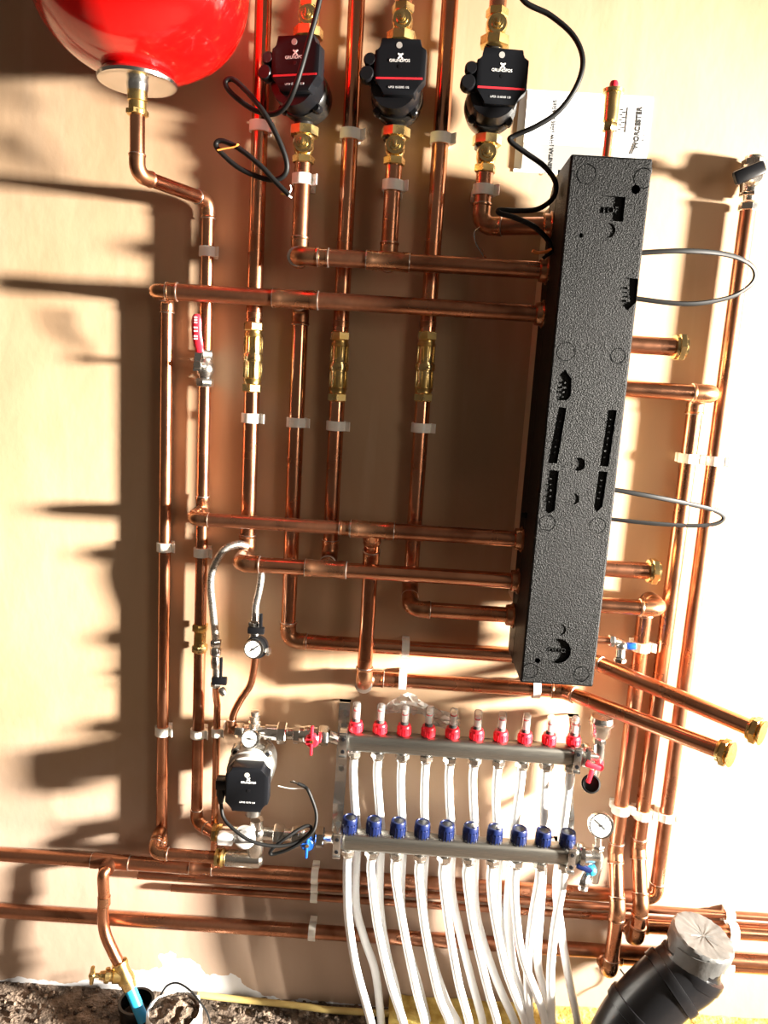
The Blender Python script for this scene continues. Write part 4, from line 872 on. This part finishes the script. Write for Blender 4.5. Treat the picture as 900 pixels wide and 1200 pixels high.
# ------------------------------------------------------------------ plastic wrap lying on the pipe above the manifold
b = B(); n, m_ = 26, 8; g = []
for i in range(n+1):
    f = i/n; u = 451+f*87; c = P(u, 832 - 10*math.sin(f*5.2) + 6*f - 8*(f > .6)*(f-.6), .032)
    wv = .006+.022*math.sin(math.pi*min(1, max(.04, f*1.02-.01)))**.7*(.75+.3*math.sin(f*9))
    g.append([b.bm.verts.new(c + V((.006*math.sin(j*2.1+i), -.014*mn.noise(V((i*.5, j*.9, 1)))-.004*((i+j) % 2), (j/m_-.5)*2*wv))) for j in range(m_+1)])
for i in range(n):
    for j in range(m_): b.bm.faces.new((g[i][j], g[i+1][j], g[i+1][j+1], g[i][j+1]))
bmesh.ops.solidify(b.bm, geom=b.bm.faces[:], thickness=.0006)
tag(b.build('plastic_wrap', FILM, org=P(500, 832, .032), ang=20), 'crumpled clear plastic wrap tucked above the upper manifold', 'plastic wrap')
# ------------------------------------------------------------------ pump cables
def cable(lab, pp, r=.0046):
    pts = spline([P(*a) for a in pp], 9); b = B(); b.tube(pts, r, 12); return tag(b.build('power_cable', RUBBER, org=pts[0]), lab, 'cable'), pts
c1, p1 = cable('black cable looped in front of the pipe between red vessel and left pump', [(378, -30, .2), (374, 2, .2), (362, 48, .2), (348, 96, .2), (335, 124, .18), (318, 134, .16), (296, 128, .15), (272, 110, .15), (264, 97, .15), (273, 93, .15), (290, 108, .16), (308, 130, .17), (324, 158, .17), (335, 186, .165), (335, 202, .16), (325, 210, .155), (308, 209, .15), (282, 198, .15), (262, 182, .15), (253, 170, .15), (260, 165, .15), (280, 174, .155), (305, 194, .16), (325, 215, .16), (339, 229, .16)])
for col, dd in ((CLIP, ((338, 228, .16), (341, 222, .155), (340, 217, .155))), (CLIP, ((338, 229, .16), (342, 232, .158))), (YELLOW, ((337, 228, .16), (329, 227, .158)))):
    B().tube(spline([P(*a) for a in dd], 5), .0016, 6).build('bare_wire', col, c1)
b = B(); b.tube(spline([P(*a) for a in ((255, 176, .157), (264, 174, .157), (276, 172, .157), (279, 169, .16))], 5), .0035, 8, (1, .35)); b.build('orange_tie', mat('orange_plastic', (.75, .22, .04), .5), c1)
c3, p3 = cable('black cable winding down from the top edge past the right pump to the case', [(600, -25, .16), (615, 2, .16), (645, 18, .16), (672, 42, .165), (683, 70, .17), (676, 100, .17), (655, 130, .165), (628, 148, .16), (603, 159, .15), (598, 165, .15), (616, 179, .15), (638, 195, .15), (651, 214, .155), (648, 232, .15), (630, 245, .15), (606, 247, .145), (586, 246, .145), (586, 250, .15), (606, 256, .155), (628, 267, .155), (643, 283, .15), (646, 296, .15)])
b = B(); b.tube(spline([P(*a) for a in ((646, 292, .15), (640, 295, .15), (630, 296, .152), (624, 294, .153))], 5), .006, 8, (1, .5)); b.build('orange_sheath', mat('orange_wire', (.78, .26, .06), .5), c3)
b = B(); b.tube(spline([P(*a) for a in ((646, 296, .15), (640, 300, .15), (636, 303, .148))], 5), .003, 8); b.build('black_core', RUBBER, c3)
pts = spline([P(*a) for a in ((562, 266, .08), (556, 272, .09), (557, 284, .09), (564, 296, .09), (569, 303, .09), (573, 304, .09))], 6)
b = B(); b.tube(pts, .0013, 8); ew = tag(b.build('earth_wire', ZINC, org=pts[0]), 'thin stripped wire hanging below the right pump elbow', 'wire')
B().tube(spline([P(*a) for a in ((571, 304, .09), (567, 298, .095), (566, 291, .095))], 5), .0011, 6).build('bare_strand', COPPER, ew)
# ------------------------------------------------------------------ tap at lower left
tz = lambda u, v, d: P(u, v, d)
tp = T('copper_pipe', 'bent copper pipe dropping from the skirting pipe to the brass tap', 'pipe', P(142, 1130, .09))
bp_ = [at(XT, .044, ZN1), at(XT-.001, .056, ZN1-.002), at(XT-.004, .066, ZN1-.012), P(122, 1052, .068), P(121, 1064, .070), P(121, 1080, .074), P(124, 1096, .080), P(131, 1112, .086), P(139, 1128, .092), P(141, 1132, .092)]
B().tube(spline(bp_, 6), R22, 20).build('pipe', COPPER, tp)
B().turn(P(122, 1054, .0685), UP, [(-.014, R22*1.02), (-.013, R22*1.1), (.008, R22*1.1), (.009, R22*1.02)], 20).build('sleeve', FITTING, tp)
TA = T('tap', 'brass bib tap with T handle above the black floor pot', 'tap', P(150, 1155, .1))
c0, c1_ = P(140, 1128, .092), P(152, 1157, .10); ax = (c1_-c0).normalized(); L = (c1_-c0).length
b = B(); b.turn(c0-ax*.003, ax, [(0, .014), (.002, .0175), (.009, .018), (.010, .0155), (L*.45, .0155), (L*.62, .0185), (L*.8, .0185), (L*.82, .0165), (L+.004, .0155), (L+.004, .012)], 24); b.build('body', BRASS, TA)
s0 = P(143, 1143, .096); s1 = P(108, 1143, .115); ax2 = (s1-s0).normalized(); L2 = (s1-s0).length
b = B(); b.turn(s0, ax2, [(0, .017), (L2*.30, .0165), (L2*.32, .0125), (L2*.42, .0125), (L2*.43, .0155), (L2*.58, .0155), (L2*.6, .010), (L2*.75, .0085), (L2*.77, .005), (L2, .005)], 24); b.hexn(s0+ax2*L2*.43, ax2, .0165, L2*.13); b.build('headgear', BRASS, TA)
b = B(); tt = V((.12, -.1, 1)).normalized(); b.tube([s1-tt*.023, s1-tt*.010, s1+tt*.010, s1+tt*.023], [.0045, .0055, .0055, .0045], 12); b.ball(s1, .008); b.build('handle', BRASS, TA)
b = B(); b.turn(c1_-ax*.004, ax, [(0, .0125), (.03, .0125), (.085, .0125)], 18); tag(b.build('hose', CYAN, org=c1_+ax*.08), 'bright blue hose end pushed from the tap into the black pot', 'hose')
# black pot (drain hub)
pq = V((P(160, 1178, .075).x, -.075, 0)); pq.x = P(158, 1190, .085).x
b = B(); b.turn(pq-UP*.012, UP, [(0, .036), (.045, .036), (.046, .040), (.056, .040), (.056, .034), (.02, .032), (.01, .02)], 32); tag(b.build('drain_hub', SOIL, org=pq), 'black plastic drain hub in the floor under the tap', 'drain')
# white pipe stub stuffed with earth, black wire round it
bq = V((P(205, 1192, .12).x, -.125, 0))
ST = T('waste_pipe', 'white wrapped pipe stub stuffed with brown rubble beside the black drain hub', 'pipe', bq)
b = B(); rs = []
for z, r in ((-.01, .060), (.03, .061), (.072, .060), (.075, .055), (.055, .053)):
    rs.append([bq+V(((r+.003*mn.noise(V((k*.7, z*40, 2))))*math.cos(2*math.pi*k/40), (r+.003*mn.noise(V((k*.9, z*30, 5))))*math.sin(2*math.pi*k/40), z+.006*mn.noise(V((k*.5, 1, 0)))*(z > .05))) for k in range(40)])
b.rings(rs); b.build('wrapping', WHITEP, ST)
b = B(); rs = []
for j in range(9):
    r = .055*(1-j/8.2)
    rs.append([bq+V((r*math.cos(2*math.pi*k/40), r*math.sin(2*math.pi*k/40), .066+.016*(j/8)+.016*mn.noise(V((r*60*math.cos(2*math.pi*k/40), r*60*math.sin(2*math.pi*k/40), 4))))) for k in range(40)])
b.rings(rs); tag(b.build('earth_plug', EARTH, ST), 'x', 'x'); 
o = [c for c in ST.children if c.name.startswith('earth_plug')][0]; del o['category']; o['label'] = 'brown rubble filling'
pts = spline([P(*a) for a in ((188, 1166, .10), (196, 1155, .09), (208, 1152, .09), (222, 1160, .10), (235, 1175, .11), (244, 1190, .12), (249, 1215, .14))], 8)
b = B(); b.tube(pts, .0022, 8); tag(b.build('wire', RUBBER, org=pts[0]), 'thin black wire arching over the stuffed white pipe stub', 'wire')
# yellow cable on the floor, insulation strip, rubble
pts = spline([P(u, v, d) for u, v, d in ((232, 1172, .012), (262, 1178, .016), (326, 1180, .022), (352, 1186, .025), (384, 1191, .03), (420, 1191, .03), (452, 1188, .03), (480, 1186, .03), (560, 1192, .02))], 8)
for q in pts: q.z = max(q.z, .012)
b = B(); b.tube(pts, .0075, 12); tag(b.build('floor_cable', WOODC, org=pts[0]), 'yellow tube lying along the foot of the wall left of the white pipes', 'tube')
b = B(); x0, x1 = P(455, 1190, .02).x, 1.3; n = 70; rs = []
for i in range(n+1):
    x = x0+(x1-x0)*i/n; h = .040+.006*mn.noise(V((x*18, 2, 0)))+.004*mn.noise(V((x*60, 4, 0))); dd = .10+.006*mn.noise(V((x*14, 7, 0)))
    rs.append([at(x, .002, -.004), at(x, .002, h), at(x, .03, h+.003*mn.noise(V((x*50, 1, 0)))), at(x, dd-.004, h), at(x, dd, h-.005), at(x, dd, -.004)])
b.rings(rs); tag(b.build('insulation_strip', YELLOW, org=at(x0, .03, 0)), 'yellow insulation strip on the floor along the wall behind the white pipes', 'insulation')
rub = B()
for i in range(420):
    x = random.uniform(-.85, .05); d = random.uniform(.004, .11)
    if abs(x-pq.x) < .045 or abs(x-bq.x) < .07: continue
    s = random.uniform(.0015, .006) * (1.5 if x > -.3 else 1)
    g_ = bmesh.ops.create_icosphere(rub.bm, subdivisions=1, radius=s, matrix=Matrix.Translation((x, -d, s*.5)) @ Matrix.Diagonal((random.uniform(.6, 1.5), random.uniform(.6, 1.5), random.uniform(.5, 1), 1)))
    for v in g_['verts']: v.co += V((random.uniform(-1, 1), random.uniform(-1, 1), random.uniform(-1, 1)))*s*.25
o = tag(rub.build('rubble', EARTH, org=(-.4, -.05, 0), ang=20), 'loose rubble and grit scattered along the foot of the wall', 'rubble', kind='stuff')
# ------------------------------------------------------------------ black soil pipe bend with a taped mouth
m0 = P(820, 1106, .122); rM = .0615
SB = T('soil_pipe', 'black soil pipe bend with its mouth sealed by grey duct tape', 'pipe', V((P(715, 1215, .17).x, -.17, 0)))
axu = V((.20, -.12, 1)).normalized()
pA = m0-axu*.03; pB = P(806, 1138, .125); pC = P(778, 1158, .135); pD = P(744, 1194, .15); pE = V((pD.x-.045, -.175, .02)); pF = V((pD.x-.06, -.178, -.05))
pts = spline([pA, (pA+pB)/2, pB, pC, pD, (pD+pE)/2+V((-.01, 0, 0)), pE, pF], 8)
b = B(); b.tube(pts, [rM*(.97 if i < 13 else min(1.10, .97+.05*(i-12))) for i in range(len(pts))], 40); bend = b.build('bend', SOIL, SB)
for i, s in ((14, 1.12), (22, 1.17), (31, 1.17)):
    t_ = (pts[i+1]-pts[i-1]).normalized(); b = B(); b.turn(pts[i]-t_*.014, t_, [(0, rM*.99), (.002, rM*s), (.010, rM*(s+.02)), (.018, rM*s), (.024, rM*s), (.028, rM*.99)], 48); b.build('socket_ring', SOIL, SB)
b = B(); xx = axu.cross(V((0, 1, 0))).normalized(); yy = axu.cross(xx); rs = []
for j, (t_, r) in enumerate(((-.014, 1.035), (-.008, 1.05), (.0, 1.06), (.012, 1.07), (.020, 1.06), (.024, 1.0), (.024, .85), (.023, .5), (.022, .06))):
    rs.append([m0 + axu*(t_ + .004*mn.noise(V((k*.45, j*2, 1)))*(1 if j < 2 else .7) - (.010*(.5+.5*math.sin(k*.7)) if j == 0 else 0)) + (xx*math.cos(2*math.pi*k/72)+yy*math.sin(2*math.pi*k/72))*rM*r*(1+.030*mn.noise(V((k*.8, j*.8, 9)))) for k in range(72)])
b.rings(rs); b.build('duct_tape', TAPE, SB)
# hanging tape tail at the front left of the mouth
fl = [(-.5, -.87), (-.72, -.7), (-.3, -.95), (0, -1)]
b = B(); rs = []
for k in range(7):
    a = math.radians(205+11*k); e = V((math.cos(a), math.sin(a), 0))
    lo = -.050-.022*(1-abs(k-4)/4)
    rs.append([m0+e*rM*1.10+axu*.012, m0+e*rM*1.125+axu*.012, m0+e*rM*1.125+axu*lo, m0+e*rM*1.10+axu*lo])
b.rings(rs); b.build('tape_tail', TAPE, SB)
# cracked plaster chip and cable stub near the bend
pts = spline([P(*a) for a in ((727, 1136, .02), (733, 1146, .02), (728, 1156, .02), (720, 1164, .025), (716, 1172, .03))], 6)
b = B(); b.tube(pts, .002, 8); tag(b.build('wire', RUBBER, org=pts[-1]), 'short black wire hanging by the soil pipe bend', 'wire')
